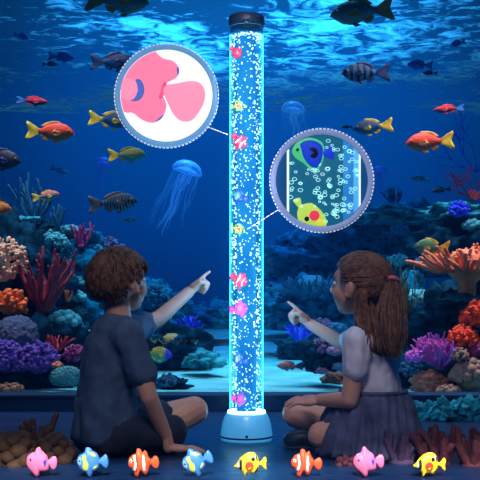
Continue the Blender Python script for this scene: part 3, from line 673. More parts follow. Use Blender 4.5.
TOY['yellow'] = dict(T=.18, body=[(-.62, -.06), (-.52, .02), (-.42, .14), (-.3, .26), (-.1, .36), (.1, .36), (.22, .26), (.28, .1), (.28, -.06), (.24, -.24), (.1, -.33), (-.02, -.3), (-.2, -.33), (-.26, -.42), (-.3, -.28), (-.42, -.17), (-.54, -.12)],
    c=(-.08, 0), tail=[(.24, .04), (.36, .06), (.5, .2), (.57, .1), (.54, -.04), (.55, -.2), (.47, -.2), (.36, -.08), (.24, -.04)],
    patches=[('face_stripe', 'black', [(-.41, .10), (-.33, .16), (-.32, -.02), (-.35, -.18), (-.43, -.14), (-.42, 0)]), ('face_stripe', 'white', [(-.46, .04), (-.42, .08), (-.42, -.05), (-.43, -.14), (-.47, -.11), (-.46, -.03)]), ('cheek_spot', 'red', circ(-.06, -.06, .15, .15, 14)),
             ('cheek_mark', 'yellow', [(-.12, -.14), (-.02, -.08), (.0, -.12), (-.08, -.17)]), ('eye', 'black', circ(.08, .16, .065)), ('fin_edge', 'black', [(.17, .26), (.22, .22), (.25, .1), (.22, .08), (.19, .18)]), ('fin_edge', 'black', [(.1, -.26), (.2, -.24), (.25, -.12), (.21, -.12), (.16, -.2)]), ('fin_edge', 'white', [(.13, .29), (.17, .26), (.19, .18), (.17, .12), (.14, .2)])])  # includes a yellow crescent mark inside the red cheek spot
def toy_fish(kind, loc, size, label, group, yaw=0.0, tilt=0.0, cols=None, mirror=False, stand=False):
    d = TOY[kind]; cols = cols or {}
    g = lambda k: TP[cols.get(k, k)]
    if stand:
        zmin = min(sin(-tilt)*x*1+cos(tilt)*z*1.12 for x, z in d['body'])
        loc = V((loc[0], loc[1], -zmin*size+.0005))
    root = empty('toy_fish', loc, label, 'toy fish', group, (0, tilt, yaw))
    hz = size*1.12
    X = (lambda x, y, z: V((-x*size, y*size, z*hz))) if mirror else (lambda x, y, z: V((x*size, y*size, z*hz)))
    body = Puff(d['body'], d['T'], d['c']); mb = MB(); body.mesh(mb, X)
    bo = mb.build('body', g(kind), root, fix=True)
    mb = MB(); Puff(d['tail'], d['T']*.42).mesh(mb, X); mb.build('tail', g(kind), root, fix=True)
    for nm, c_, poly in d['patches']:
      for sd in (-1, 1):
        mb = MB(); patch(mb, body, poly, X, 0, .012, (sd,)); mb.build(nm, g(c_), bo, fix=True)
    return root
row = [(41, 'pink', 0.05, 'pink toy fish on the floor before the ochre corals, first of the row'), (92, 'blue', 0.12, 'blue and lime toy fish between the pink and orange ones'),
       (143, 'orange', 0.06, 'orange toy fish with white bands in front of the boy'), (197, 'blue', 0.42, 'nose down blue and lime toy fish in front of the lamp base edge'),
       (251, 'yellow', 0.05, 'yellow toy fish with red cheek in front of the lamp'), (306, 'orange', -0.02, 'orange toy fish with white bands in front of the girl shoe'),
       (368, 'pink', 0.15, 'pink toy fish in front of the blue skirt'), (430, 'yellow', 0.0, 'yellow toy fish with red cheek in front of the dark red corals')]
TYY = 2.60
for px, kind, tilt, lab in row:
    toy_fish(kind, at(px, 470, TYY), W(28, TYY), lab, 'plastic toy fish in a row on the floor', 0.0, -tilt if kind != 'blue' or tilt < .3 else -tilt, stand=True)
tube_toys = [(236, 52, 'orange', 13, 'crimson toy fish highest in the bubble tube', dict(orange='crim', white='crim'), .7), (238, 106, 'yellow', 14, 'lime toy fish with pink cheek in the upper tube', dict(yellow='glime', red='crim'), 0),
             (239, 141, 'orange', 17, 'crimson banded toy fish below the upper lime one in the tube', dict(orange='crim', black='crim'), .8), (240, 197, 'blue', 15, 'navy and green toy fish above the lower lime one in the tube', dict(blue='navy', lime='green', sky='green'), .3),
             (238, 229, 'yellow', 14, 'lime toy fish with pink cheek at mid height in the tube', dict(yellow='glime', red='crim'), .3), (239, 280, 'orange', 17, 'crimson banded toy fish just above the magenta one in the tube', dict(orange='crim', black='crim'), .5),
             (239, 309, 'pink', 17, 'magenta toy fish under the lower crimson one in the tube', dict(pink='rose'), 0), (240, 360, 'blue', 14, 'navy and green toy fish low in the tube', dict(blue='navy', lime='green', sky='green'), .2),
             (239, 399, 'pink', 14, 'magenta toy fish lowest in the tube by the light ring', dict(pink='rose'), .3)]
for px, py, kind, wpx, lab, cols, tilt in tube_toys:
    Y = LY-TR*.76; c = at(px, py, Y)
    toy_fish(kind, c, W(wpx, Y), lab, 'toy fish inside the bubble tube', 0, tilt, cols, mirror=(kind != 'blue'))

# ------------------------------------------------------------------ flat inset graphics built as solid glowing discs beside the tube
SY = 3.26
def dashes(mb, c, R, n, th, y0, y1, fill=.6):
    for i in range(n):
        a0 = 2*pi*i/n; a1 = a0+2*pi/n*fill
        vs = []
        for a in (a0, a1):
            for rr in (R-th, R+th):
                for y in (y0, y1): vs.append(V((c.x+rr*cos(a), y, c.z+rr*sin(a))))
        mb.add(vs, [[0, 1, 3, 2], [4, 6, 7, 5], [0, 4, 5, 1], [2, 3, 7, 6], [0, 2, 6, 4], [1, 5, 7, 3]])
def disc(mb, c, r0, r1, y0, y1, n=72):
    prof = [(r0, y0), (r1, y0), (r1, y1), (r0, y1)]; vs = []; fs = []
    for rr, y in prof:
        for j in range(n): a = 2*pi*j/n; vs.append(V((c.x+rr*cos(a), y, c.z+rr*sin(a))))
    for i in range(4):
        i2 = (i+1) % 4
        for j in range(n): j2 = (j+1) % n; fs.append([i*n+j, i*n+j2, i2*n+j2, i2*n+j])
    mb.add(vs, fs)
def clip_circle(poly, R, n=48):
    out = [V(p) for p in poly]
    for i in range(n):
        a = 2*pi*i/n; nn = V((cos(a), sin(a))); res = []
        for j in range(len(out)):
            p, q = out[j], out[(j+1) % len(out)]; dp, dq = p.dot(nn)-R, q.dot(nn)-R
            if dp <= 0: res.append(p)
            if (dp < 0 < dq) or (dq < 0 < dp): res.append(p+(q-p)*(dp/(dp-dq)))
        out = res
        if not out: break
    return out
def plate(mb, poly, c, k, y0, y1):
    o = [V(p) for p in poly]; n = len(o); vs = []
    ar = sum(o[i].x*o[(i+1) % n].y-o[(i+1) % n].x*o[i].y for i in range(n))
    if ar < 0: o = o[::-1]
    for y in (y0, y1):
        for p in o: vs.append(V((c.x+p.x*k, y, c.z+p.y*k)))
    fs = [list(range(n)), [n+j for j in range(n)][::-1]]+[[j+n, (j+1) % n+n, (j+1) % n, j] for j in range(n)]
    mb.add(vs, fs)
def inset_disc(name, px, py, rin, rout, label, rim_m, leader):
    c = at(px, py, SY); k = W(1, SY); r = empty(name, c, label, 'inset graphic')
    mb = MB(); disc(mb, c, rin*k, rout*k, SY-.010, SY+.010); mb.build('rim', rim_m, r, world=True, fix=True)
    mb = MB(); dashes(mb, c, (rout+1)*k, 84, .45*k, SY-.006, SY+.002); mb.build('dashed_border', SG['line'], r, world=True, fix=True)
    (x0, y0), (x1, y1) = leader
    p0, p1 = at(x0, y0, SY), at(x1, y1, LY-TR*.95); nseg = 7
    mb = MB()
    for i in range(nseg):
        mb.tube([p0.lerp(p1, (i+.0)/nseg), p0.lerp(p1, (i+.6)/nseg)], .55*k, 6, 0)
        if i < nseg-1: mb.tube([p0.lerp(p1, (i+.6)/nseg), p0.lerp(p1, (i+1)/nseg)], .2*k, 6, 1)
    mb.build('leader', [SG['line'], SG['wire']], r, world=True)
    return r, c, k
def lit(name, c, e):
    return mat(name, c, .5, .05, 20, emit=c, es=e)  # emission keeps the inset graphics bright without a lamp on them
SG = dict(line=lit('panel_white_line', (0.85, 0.92, 1.0), .55), wire=mat('panel_wire', (0.02, 0.08, 0.25), .5), rimb=lit('panel_blue_rim', (0.14, 0.36, 0.66), .7), rimg=lit('panel_grey_rim', (0.24, 0.33, 0.60), .55),
          face=lit('panel_glow_white', (1, 1, 1), .95), pink=lit('panel_pink', (1.0, 0.22, 0.38), .92), pinkl=lit('panel_pale_pink', (1.0, 0.29, 0.45), .95), pinkd=lit('panel_deep_pink', (0.90, 0.12, 0.26), .7), blue=lit('panel_blue', (0.10, 0.17, 0.62), .7),
          teal=lit('panel_dark_teal', (0.006, 0.11, 0.19), .85), edge=lit('panel_dusk_blue', (0.006, 0.06, 0.18), .8), band=lit('panel_light_band', (0.02, 0.22, 0.55), .8), band2=lit('panel_bright_band', (0.08, 0.42, 0.80), .9), white=lit('panel_glow_line', (0.75, 0.97, 1.0), 1.0),
          nav=lit('panel_navy', (0.01, 0.05, 0.62), .7), lime=lit('panel_lime', (0.08, 0.62, 0.22), .7), ylime=lit('panel_yellow_green', (0.52, 0.78, 0.10), .7), pk=lit('panel_cheek_red', (0.92, 0.04, 0.10), .7), blk=mat('panel_black', (0.01, 0.01, 0.02), .5), yel=lit('panel_yellow', (0.9, 0.75, 0.05), .7),
          bub=lit('panel_bubble', (0.45, 0.92, 0.95), .8))
def crop(pts, ox, oy, s, cx, cy): return [((ox+x/s)-cx, cy-(oy+y/s)) for x, y in pts]
q = lambda pts: crop(pts, 100, 20, 480/130, 166.5, 96)
r1, c, k = inset_disc('inset_graphic', 166.5, 96, 46, 51, 'round white inset graphic, made as a panel, with a close view of a pink fish tail', SG['rimb'], ((208, 127), (229, 135)))
mb = MB(); disc(mb, c, .01*k, 46*k, SY-.004, SY+.008); mb.build('face', SG['face'], r1, world=True, fix=True)
XS = lambda x, y, z: V((c.x+x*k, SY-.004+y*k, c.z+z*k))
bodyp = clip_circle([tuple(p) for p in dense(q([(150, 105), (195, 105), (212, 125), (235, 143), (270, 152), (292, 178), (285, 212), (248, 234), (228, 262), (240, 295), (246, 320), (232, 360), (200, 380), (160, 372), (122, 345), (95, 343), (60, 330), (50, 280), (50, 200), (80, 140)]), 100)], 45.6)
pf = empty('picture_fish', (0, 0, 0), None, None); pf.parent = r1
P_ = Puff(bodyp, 3.0, None, smooth=False, pw=5); mb = MB(); P_.mesh(mb, XS); mb.build('fish_body', SG['pink'], pf, world=True, fix=True)
mb = MB(); Puff(q([(232, 262), (248, 240), (285, 234), (330, 226), (368, 232), (388, 262), (386, 300), (368, 338), (338, 372), (300, 374), (272, 350), (250, 308)]), 2.6, pw=5).mesh(mb, XS); mb.build('fish_tail', SG['pinkl'], pf, world=True, fix=True)
mb = MB(); patch(mb, P_, q([(112, 302), (128, 298), (140, 282), (144, 258), (138, 235), (130, 226), (146, 220), (160, 236), (166, 262), (158, 288), (140, 302)]), XS, 0, .5, (-1,)); mb.build('fin_shadow', SG['blue'], pf, world=True, fix=True)  # blue crescent paints the shadow around the side fin
mb = MB(); patch(mb, P_, q([(80, 215), (110, 222), (130, 226), (140, 250), (136, 280), (118, 300), (90, 296), (80, 280)]), XS, 0, .9, (-1,)); mb.build('side_fin', SG['pinkl'], pf, world=True, fix=True)
mb = MB(); patch(mb, P_, q([(284, 180), (292, 178), (293, 195), (287, 206)]), XS, 0, .5, (-1,)); mb.build('back_fin_edge', SG['blue'], pf, world=True, fix=True)
mb = MB(); patch(mb, P_, q([(236, 234), (247, 238), (232, 288), (219, 290), (226, 262)]), XS, 0, .8, (-1,)); mb.build('tail_hinge', SG['pinkd'], pf, world=True, fix=True)
mb = MB(); patch(mb, P_, q([(205, 375), (225, 368), (236, 350), (224, 360)]), XS, 0, .5, (-1,)); mb.build('belly_fin_edge', SG['blue'], pf, world=True, fix=True)

q = lambda pts: crop(pts, 260, 120, 480/130, 321.7, 180.7)
r2, c, k = inset_disc('inset_graphic', 321.7, 180.7, 46, 51, 'round inset graphic, made as a panel, with a close view of lively fish and bubbles in the tube', SG['rimg'], ((278, 210), (246, 230)))
XS = lambda x, y, z: V((c.x+x*k, SY-.004+y*k, c.z+z*k))
mb = MB(); disc(mb, c, .01*k, 46*k, SY-.003, SY+.008); mb.build('face', SG['edge'], r2, world=True, fix=True)
def strip(nm, x0, x1, m, d):
    mb = MB(); plate(mb, clip_circle(q([(x0, 20), (x1, 20), (x1, 440), (x0, 440)]), 45.5), c, k, SY-.003-d*.0008, SY); mb.build(nm, m, r2, world=True, fix=True)
strip('tube_picture', 104, 366, SG['teal'], 1); strip('light_band', 306, 366, SG['band'], 2); strip('bright_band', 345, 366, SG['band2'], 3)
strip('tube_edge', 99, 107, SG['white'], 3); strip('tube_edge', 364, 371, SG['white'], 4)
pf = empty('picture_fish', (0, 0, 0), None, None); pf.parent = r2
B = Puff(clip_circle([tuple(p) for p in dense(q([(118, 118), (128, 92), (150, 75), (185, 66), (225, 80), (238, 110), (232, 150), (218, 180), (200, 188), (182, 180), (160, 160), (132, 142)]), 72)], 45.6), 2.4, None, False)
mb = MB(); B.mesh(mb, XS); mb.build('fish_body', SG['lime'], pf, world=True, fix=True)
mb = MB(); patch(mb, B, q([(150, 88), (185, 76), (220, 88), (232, 112), (226, 150), (212, 176), (196, 178), (178, 165), (160, 140), (152, 112)]), XS, 0, .6, (-1,)); mb.build('blue_side', SG['nav'], pf, world=True, fix=True)
mb = MB(); patch(mb, B, q([(182, 108), (198, 104), (212, 116), (212, 134), (198, 144), (184, 136), (190, 132), (200, 136), (206, 128), (204, 116), (196, 111), (186, 114)]), XS, 0, 1.0, (-1,)); mb.build('side_ring', SG['blk'], pf, world=True, fix=True)
mb = MB(); patch(mb, B, circ(*q([(138, 112)])[0], 1.6), XS, 0, 1.0, (-1,)); mb.build('eye', SG['blk'], pf, world=True, fix=True)
mb = MB(); Puff(q([(228, 118), (250, 100), (268, 96), (274, 120), (272, 146), (252, 142), (230, 132)]), 1.6).mesh(mb, XS); mb.build('fish_tail', SG['nav'], pf, world=True, fix=True)
pf = empty('picture_fish', (0, 0, 0), None, None); pf.parent = r2
B = Puff(clip_circle([tuple(p) for p in dense(q([(140, 330), (160, 312), (190, 308), (215, 325), (232, 345), (246, 375), (236, 400), (200, 402), (165, 392), (140, 365)]), 72)], 45.6), 2.4, None, False)
mb = MB(); B.mesh(mb, XS); mb.build('fish_body', SG['ylime'], pf, world=True, fix=True)
mb = MB(); patch(mb, B, circ(*q([(200, 354)])[0], 5.2), XS, 0, .6, (-1,)); mb.build('cheek_spot', SG['pk'], pf, world=True, fix=True)
mb = MB(); patch(mb, B, circ(*q([(172, 366)])[0], 2.4), XS, 0, .8, (-1,)); mb.build('eye', SG['blk'], pf, world=True, fix=True)
mb = MB(); Puff(q([(148, 328), (128, 308), (122, 296), (140, 288), (150, 292), (152, 308), (162, 318)]), 1.5).mesh(mb, XS); mb.build('fish_tail', SG['ylime'], pf, world=True, fix=True)
mb = MB(); patch(mb, B, q([(212, 372), (232, 374), (238, 384), (226, 392), (214, 388)]), XS, 0, .8, (-1,)); mb.build('mouth', SG['yel'], pf, world=True, fix=True)
rng = random.Random(21); mb = MB(); pts = []
for i in range(125):
    cl = rng.choice([(135, 200), (125, 265), (195, 185), (270, 225), (330, 120), (335, 200), (335, 285), (265, 350), (290, 95), (240, 260), (280, 320), (325, 345), (200, 300)])
    x, y = rng.gauss(cl[0], 24), rng.gauss(cl[1], 28); x = max(112, min(358, x))
    p = V(q([(x, y)])[0])
    if p.length > 42: continue
    rr = rng.uniform(.9, 2.1); ring = [V((c.x+(p.x+rr*1.15*cos(a))*k, SY-.009, c.z+(p.y+rr*.85*sin(a))*k)) for a in [2*pi*j/12 for j in range(13)]]
    mb.tube(ring, .34*k, 5)
mb.build('bubble_rings', SG['bub'], r2, world=True)['kind'] = 'stuff'

# ------------------------------------------------------------------ live fish
def fan(mb, base, tip, T, nray=9, sub=4, m=0, rip=0.006):
    """a thin rayed fin between a base line and an outer line"""
    def L(line, t):
        x = t*(len(line)-1); i = min(int(x), len(line)-2); return V(line[i]).lerp(V(line[i+1]), x-i)
    nu = nray*2; vs = []; fs = []
    for side in (-1, 1):
        for i in range(nu+1):
            t = i/nu; a, b_ = L(base, t), L(tip, t)
            for j in range(sub+1):
                s = j/sub; p = a.lerp(b_, s); th = T*(1-s*.8)*(1.0 if i % 2 else .55)
                vs.append(V((p.x, p.y+side*th+rip*sin(t*9+s*3)*s, p.z)))
    w = sub+1; n1 = (nu+1)*w
    for sd in range(2):
        for i in range(nu):
            for j in range(sub):
                a = sd*n1+i*w+j; f = [a, a+1, a+w+1, a+w]; fs.append(f if sd else f[::-1])
    for i in range(nu):
        fs.append([i*w+sub, (i+1)*w+sub, n1+(i+1)*w+sub, n1+i*w+sub])
    for j in range(sub):
        fs.append([j, j+1, n1+j+1, n1+j]); a = nu*w+j; fs.append([a+1, a, n1+a, n1+a+1])
    mb.add(vs, fs, m)
EYE_W = mat('fish_eye_ring', (0.30, 0.28, 0.15), .3); EYE_B = mat('fish_pupil', (0.004, 0.004, 0.006), .15)
HT = [(0, .03), (.04, .26), (.12, .58), (.25, .88), (.40, 1.0), (.55, .95), (.70, .74), (.84, .46), (.94, .30), (1.0, .28)]
HB = [(0, .03), (.04, .20), (.12, .50), (.25, .84), (.42, 1.0), (.58, .92), (.70, .68), (.84, .40), (.94, .28), (1.0, .27)]
def fish(px, py, Y, lpx, face, label, bm_, fm, tm_=None, H=.19, Wd=.085, pitch=0.0, yaw=0.0, fork=.5, dors=.048, name='reef_fish', group=None, kind='fish', long_=1.0, simple=False):
    """a fish of lpx pixels length; face +1 looks right, -1 looks left"""
    L = W(lpx, Y)/max(.6, cos(yaw)); tm_ = tm_ or fm
    mb = MB(); n = 26; seg = 18; vs = []; fs = []
    xs = lambda t: .5-t*.74
    top = lambda t: H*interp(HT, t); bot = lambda t: -H*interp(HB, t)*.92
    for i in range(n+1):
        t = i/n; a, b_ = top(t), bot(t); w = Wd*min(1, interp([(0, .12), (.1, .62), (.28, 1), (.5, .95), (.75, .5), (1, .16)], t))
        cz, hh = (a+b_)/2, (a-b_)/2
        for j in range(seg):
            g = 2*pi*j/seg; vs.append(V((xs(t), w*cos(g)*(1-.25*abs(sin(g))), cz+hh*sin(g))))
    for i in range(n):
        for j in range(seg):
            a, b_ = i*seg+j, i*seg+(j+1) % seg; fs.append([a, a+seg, b_+seg, b_])
    fs.append(list(range(seg))); fs.append([n*seg+j for j in range(seg)][::-1])
    mb.add(vs, fs); mb.ell((.49, 0, -.012), (.022, .02, .016), seg=8, rings=6)
    o = mb.build(name, bm_, fix=True)
    o.location = at(px, py, Y); o.scale = (L, L, L)
    o.rotation_euler = (0, -pitch, (0 if face > 0 else pi)+yaw)
    tag(o, label, kind, group)
    def fin(nm, base, tip, m, T=.006, nray=9):
        mb = MB(); fan(mb, base, tip, T, nray); return mb.build(nm, m, o, fix=True)
    tz = H*.28
    fin('tail_fin', [(-.22, 0, tz), (-.235, 0, 0), (-.22, 0, -tz)], [(-.48, 0, H*1.0), (-.50, 0, H*.75), (-.50+.12*fork, 0, .0), (-.50, 0, -H*.75), (-.47, 0, -H*.95)], tm_, .008, 11)
    dl = [(.22, 0, top(.38)-.012), (.05, 0, top(.6)-.012), (-.12, 0, top(.83)-.012)]
    fin('dorsal_fin', dl, [(.17, 0, top(.38)+dors*.75), (.02, 0, top(.6)+dors), (-.10, 0, top(.75)+dors*1.15), (-.19, 0, top(.85)+dors*.55)], fm)
    fin('anal_fin', [(.0, 0, bot(.66)+.012), (-.12, 0, bot(.84)+.01)], [(-.05, 0, bot(.66)-dors*1.1), (-.15, 0, bot(.7)-dors*.5), (-.19, 0, bot(.84)-dors*.1)], fm, nray=6)
    fin('pelvic_fin', [(.2, .02, bot(.4)+.02), (.12, .02, bot(.5)+.015)], [(.13, .03, bot(.4)-dors*1.0), (.03, .03, bot(.45)-dors*.5)], fm, nray=4)
    if not simple:
        for s in (-1, 1):
            w = Wd*.9
            fin('pectoral_fin', [(.24, s*w, .0), (.23, s*w*1.0, -.05)], [(.10, s*(w+.05), .035), (.06, s*(w+.06), -.03), (.11, s*(w+.05), -.10)], fm, .004, 6)
            mb = MB(); mb.ell((.385, s*Wd*.66, H*.22), (.024, .016, .024), seg=12, rings=8); e = mb.build('eye', EYE_W, o)
            mb = MB(); mb.ell((.387, s*Wd*.80, H*.22), (.015, .010, .015), seg=10, rings=6); mb.build('pupil', EYE_B, e)
    return o
fm = lambda nm, c: mat('fin_'+nm, c, .5, .25, 8)
fm_olive = fishmat('hide_olive', (0.02, 0.08, 0.11), (0.07, 0.22, 0.24)); fm_orange = fishmat('hide_orange', (0.70, 0.05, 0.015), (0.22, 0.17, 0.07), -.10, .02)
fm_red = fishmat('hide_red', (0.50, 0.01, 0.015), (0.10, 0.03, 0.10), -.05, .05); fm_blue = fishmat('hide_blue', (0.02, 0.08, 0.50), (0.02, 0.12, 0.55)); fm_navy = fishmat('hide_navy', (0.010, 0.03, 0.10), (0.012, 0.10, 0.26))
fm_yt = fishmat('hide_navy_yellow_tail', (0.010, 0.03, 0.08), (0.01, 0.14, 0.34), tail=(0.75, 0.55, 0.02), tx=-.17); fm_ser = fishmat('hide_barred', (0.01, 0.09, 0.22), (0.02, 0.17, 0.34), stripe=(0.004, 0.01, 0.025), n=7.5, sw=.15)
fm_tab = fishmat('hide_tabby', (0.03, 0.06, 0.10), (0.10, 0.22, 0.28), stripe=(0.006, 0.01, 0.02), n=16, sw=.2, wob=.12); fm_olv = fishmat('hide_olive_yellow', (0.20, 0.22, 0.03), (0.05, 0.30, 0.30), -.08, .06)
fm_pk = fishmat('hide_pink_back', (0.55, 0.12, 0.14), (0.10, 0.32, 0.36), -.02, .07, head=(0.80, 0.14, 0.12), hx=.40); fm_dark = fishmat('hide_dark', (0.008, 0.010, 0.022), (0.012, 0.025, 0.06)); fm_lb = fishmat('hide_light_blue', (0.02, 0.16, 0.42), (0.05, 0.35, 0.65))
fm_tang = fishmat('hide_green_tang', (0.10, 0.24, 0.10), (0.03, 0.20, 0.20), -.15, .15); fm_wr = fishmat('hide_wrasse', (0.55, 0.40, 0.04), (0.04, 0.35, 0.20), -.08, .10, stripe=(0.10, 0.30, 0.12), n=12, sw=.3, head=(0.08, 0.05, 0.70), hx=.26)
fm_rb = fishmat('hide_rust', (0.42, 0.10, 0.06), (0.30, 0.14, 0.12)); fm_or2 = fishmat('hide_brown_orange', (0.55, 0.16, 0.02), (0.30, 0.10, 0.03))
yel = fm('yellow', (0.75, 0.52, 0.03)); oly = fm('olive', (0.22, 0.22, 0.04)); org = fm('orange', (0.80, 0.30, 0.06)); nvy = fm('navy', (0.010, 0.03, 0.10)); blu = fm('blue', (0.03, 0.16, 0.50)); red = fm('red', (0.60, 0.03, 0.05)); pal = fm('pale', (0.35, 0.45, 0.40)); gry = fm('grey', (0.12, 0.11, 0.12)); tea = fm('teal', (0.06, 0.40, 0.45))
fish(117, 1, 5.6, 64, 1, 'big dark olive fish just under the surface above the white panel', fm_olive, oly, oly, H=.21, pitch=-.06)
fish(362, 12, 5.6, 64, -1, 'big dark olive fish just under the surface right of the tube cap', fm_olive, oly, oly, H=.20, pitch=-.12)
fish(21, 36, 7.5, 16, 1, 'small pale blue fish near the top picture corner, above the red one', fm_blue, blu, H=.2, pitch=-.3)
fish(61, 57, 7.0, 26, 1, 'dim blue oval fish between the corner fish and the white panel', fm_blue, blu, H=.19, pitch=-.1)
fish(50, 64, 7.4, 16, 1, 'tiny dark fish under the dim blue oval fish', fm_dark, nvy, H=.14)
fish(113, 62, 5.2, 46, 1, 'dark navy fish partly hidden by the top edge of the white panel', fm_navy, nvy, H=.19)
fish(32, 101, 5.4, 32, 1, 'small red fish above the plump orange fish', fm_red, red, blu, H=.13, pitch=-.08)
fish(110, 120, 5.2, 44, 1, 'dark fish with yellow tail half behind the white panel', fm_yt, yel, yel, H=.19, pitch=-.1)
fish(50, 132, 5.0, 49, 1, 'plump orange fish with yellow tail looking towards the white panel', fm_orange, org, yel, H=.20, pitch=-.07)
fish(-2, 159, 5.0, 46, 1, 'dark fish entering at the picture edge below the orange fish', fm_dark, nvy, H=.22, pitch=-.12)
fish(60, 171, 7.0, 20, 1, 'tiny light blue fish between the dark fish and the small jellyfish', fm_lb, blu, H=.14, pitch=-.35)
fish(46, 196, 5.2, 28, 1, 'pink backed small fish with yellow fins above the blue finger coral', fm_pk, yel, yel, H=.17, pitch=.15)
fish(127, 155, 5.2, 38, 1, 'olive yellow fish beside the small jellyfish', fm_olv, oly, yel, H=.19, pitch=.03)
fish(113, 203, 4.9, 50, 1, 'grey tabby striped fish above the head of the boy', fm_tab, gry, gry, H=.19, pitch=.08)
fish(128, 220, 7.5, 18, 1, 'faint teal fish just below the tabby striped fish', fishmat('hide_teal', (0.02, 0.14, 0.22), (0.02, 0.2, 0.28)), tea, H=.15, pitch=.1)
fish(-2, 207, 5.0, 28, 1, 'brown orange fish at the picture edge beside the finger corals', fm_or2, org, H=.2, pitch=-.2)
fish(366, 73, 5.2, 49, -1, 'blue fish with dark bars below the big olive one', fm_ser, nvy, nvy, H=.20, pitch=-.02)
fish(458, 43, 7.5, 16, -1, 'small pale blue fish near the top corner right of the blue oval fish', fm_blue, blu, H=.2, pitch=-.25)
fish(420, 65, 7.0, 26, -1, 'dim blue oval fish right of the barred fish', fm_blue, blu, H=.19, pitch=.05)
fish(430, 73, 7.4, 16, -1, 'tiny dark fish under the blue oval fish right of the barred one', fm_dark, nvy, H=.14)
fish(449, 109, 5.4, 31, -1, 'small red fish above the orange fish near the crimson sea fan', fm_red, red, blu, H=.13, pitch=-.08)
fish(373, 127, 5.1, 41, -1, 'dark blue fish with yellow tail over the rim of the fish panel', fm_yt, yel, yel, H=.19, pitch=-.12)
fish(347, 127, 7.4, 11, -1, 'tiny dark fish behind the top rim of the fish panel', fm_dark, nvy, H=.15, simple=True)
fish(430, 142, 5.0, 49, -1, 'plump orange fish with yellow tail near the crimson sea fan', fm_orange, org, yel, H=.20, pitch=-.08)
fish(432, 248, 4.8, 36, -1, 'green tang with yellow fins above the salmon staghorn coral', fm_tang, yel, yel, H=.24, Wd=.06, pitch=.05, dors=.06)
fish(421, 179, 7.2, 20, -1, 'faint teal fish under the orange fish near the sea fan', fishmat('hide_teal', (0.02, 0.14, 0.22), (0.02, 0.2, 0.28)), tea, H=.13, pitch=.1)
fish(441, 190, 6.6, 20, -1, 'faint red lined fish beside the crimson sea fan', fishmat('hide_red_line', (0.30, 0.05, 0.06), (0.01, 0.05, 0.14), 0, .03), nvy, H=.14, pitch=-.15)
fish(455, 257, 4.7, 16, -1, 'little olive fish diving behind the salmon staghorn coral', fm_olv, org, yel, H=.16, pitch=-1.1)
fish(157, 354, 5.0, 31, 1, 'green and yellow wrasse with violet face by the arm of the boy', fm_wr, yel, yel, H=.22, pitch=-.1)
fish(290, 366, 5.0, 26, -1, 'rust coloured fish over the sand right of the glowing tube', fm_rb, gry, nvy, H=.17)

# ------------------------------------------------------------------ jellyfish
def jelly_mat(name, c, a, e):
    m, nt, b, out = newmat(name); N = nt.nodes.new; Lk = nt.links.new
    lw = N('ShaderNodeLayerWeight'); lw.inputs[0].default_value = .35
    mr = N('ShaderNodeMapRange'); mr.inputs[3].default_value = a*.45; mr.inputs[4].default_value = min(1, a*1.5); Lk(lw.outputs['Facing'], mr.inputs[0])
    S(b, 'Base Color', (*c, 1)); S(b, 'Roughness', .4); S(b, 'Emission Color', (*c, 1)); S(b, 'Emission Strength', e)  # emission added so the jellyfish stay visible in the dark water
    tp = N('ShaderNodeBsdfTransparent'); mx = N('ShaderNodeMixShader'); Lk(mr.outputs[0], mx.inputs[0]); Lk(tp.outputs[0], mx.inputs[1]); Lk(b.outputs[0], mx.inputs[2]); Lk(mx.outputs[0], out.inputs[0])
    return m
def jellyfish(px, py, Y, wpx, drift, length, label, m, seed, tilt=.2):
    rng = random.Random(seed); R = W(wpx, Y)/2; c = at(px, py, Y); mb = MB()
    prof = []
    for i in range(11):
        a = pi/2*(i/10); prof.append((R*cos(pi/2-a) if i else 0.0001, R*.72*cos(a)))
    prof += [(R*.93, -R*.10), (R*.80, -R*.04), (R*.5, R*.15), (0.0001, R*.25)]
    vs = []; fs = []; n = 40
    rot = Matrix.Rotation(tilt, 3, 'Y')
    for i, (r_, z) in enumerate(prof):
        for j in range(n):
            a = 2*pi*j/n; k = 1+(.05*sin(a*8) if 8 < i < 12 else 0)
            vs.append(c+rot @ V((r_*k*cos(a), r_*k*sin(a), z)))
    for i in range(len(prof)-1):
        for j in range(n): j2 = (j+1) % n; fs.append([i*n+j, (i+1)*n+j, (i+1)*n+j2, i*n+j2])
    mb.add(vs, fs)
    o = mb.build('jellyfish', m, origin=c); tag(o, label, 'jellyfish')
    dr = V((drift, 0, -1)).normalized(); Lm = W(length, Y)
    for q_ in range(4):
        mb2 = MB(); a = q_*pi/2+.4; p = c+rot @ V((cos(a)*R*.25, sin(a)*R*.25, R*.1)); pts = []; rad = []
        for i in range(15):
            t = i/14; pts.append(p+dr*Lm*t*(.85+.1*q_)+V((sin(t*9+q_)*R*.12+R*.08*(q_-1.5)*t, cos(t*8+q_)*R*.1, 0))); rad.append(R*(.13*(1-t)+.02)*(1+.35*sin(t*40+q_)))
        mb2.tube(pts, rad, 7); mb2.build('oral_arm', m, o, origin=c).location = (0, 0, 0)
    for q_ in range(14):
        mb2 = MB(); a = 2*pi*q_/14; p = c+rot @ V((cos(a)*R*.85, sin(a)*R*.85, -R*.05)); pts = []
        ln = Lm*rng.uniform(.55, 1.05); ph = rng.uniform(0, 6)
        for i in range(14):
            t = i/13; pts.append(p+dr*ln*t+V((sin(t*6+ph)*R*.16*t+cos(a)*R*.25*t, sin(a)*R*.2*t, 0)))
        mb2.tube(pts, [R*.028*(1-.6*i/13) for i in range(14)], 5); mb2.build('tentacle', m, o, origin=c).location = (0, 0, 0)
    return o
jm1 = jelly_mat('jelly_bright_blue', (0.04, 0.36, 1.0), .55, .22); jm2 = jelly_mat('jelly_dim_blue', (0.02, 0.12, 0.75), .5, .12); jm3 = jelly_mat('jelly_faint_blue', (0.03, 0.32, 0.80), .5, .30)
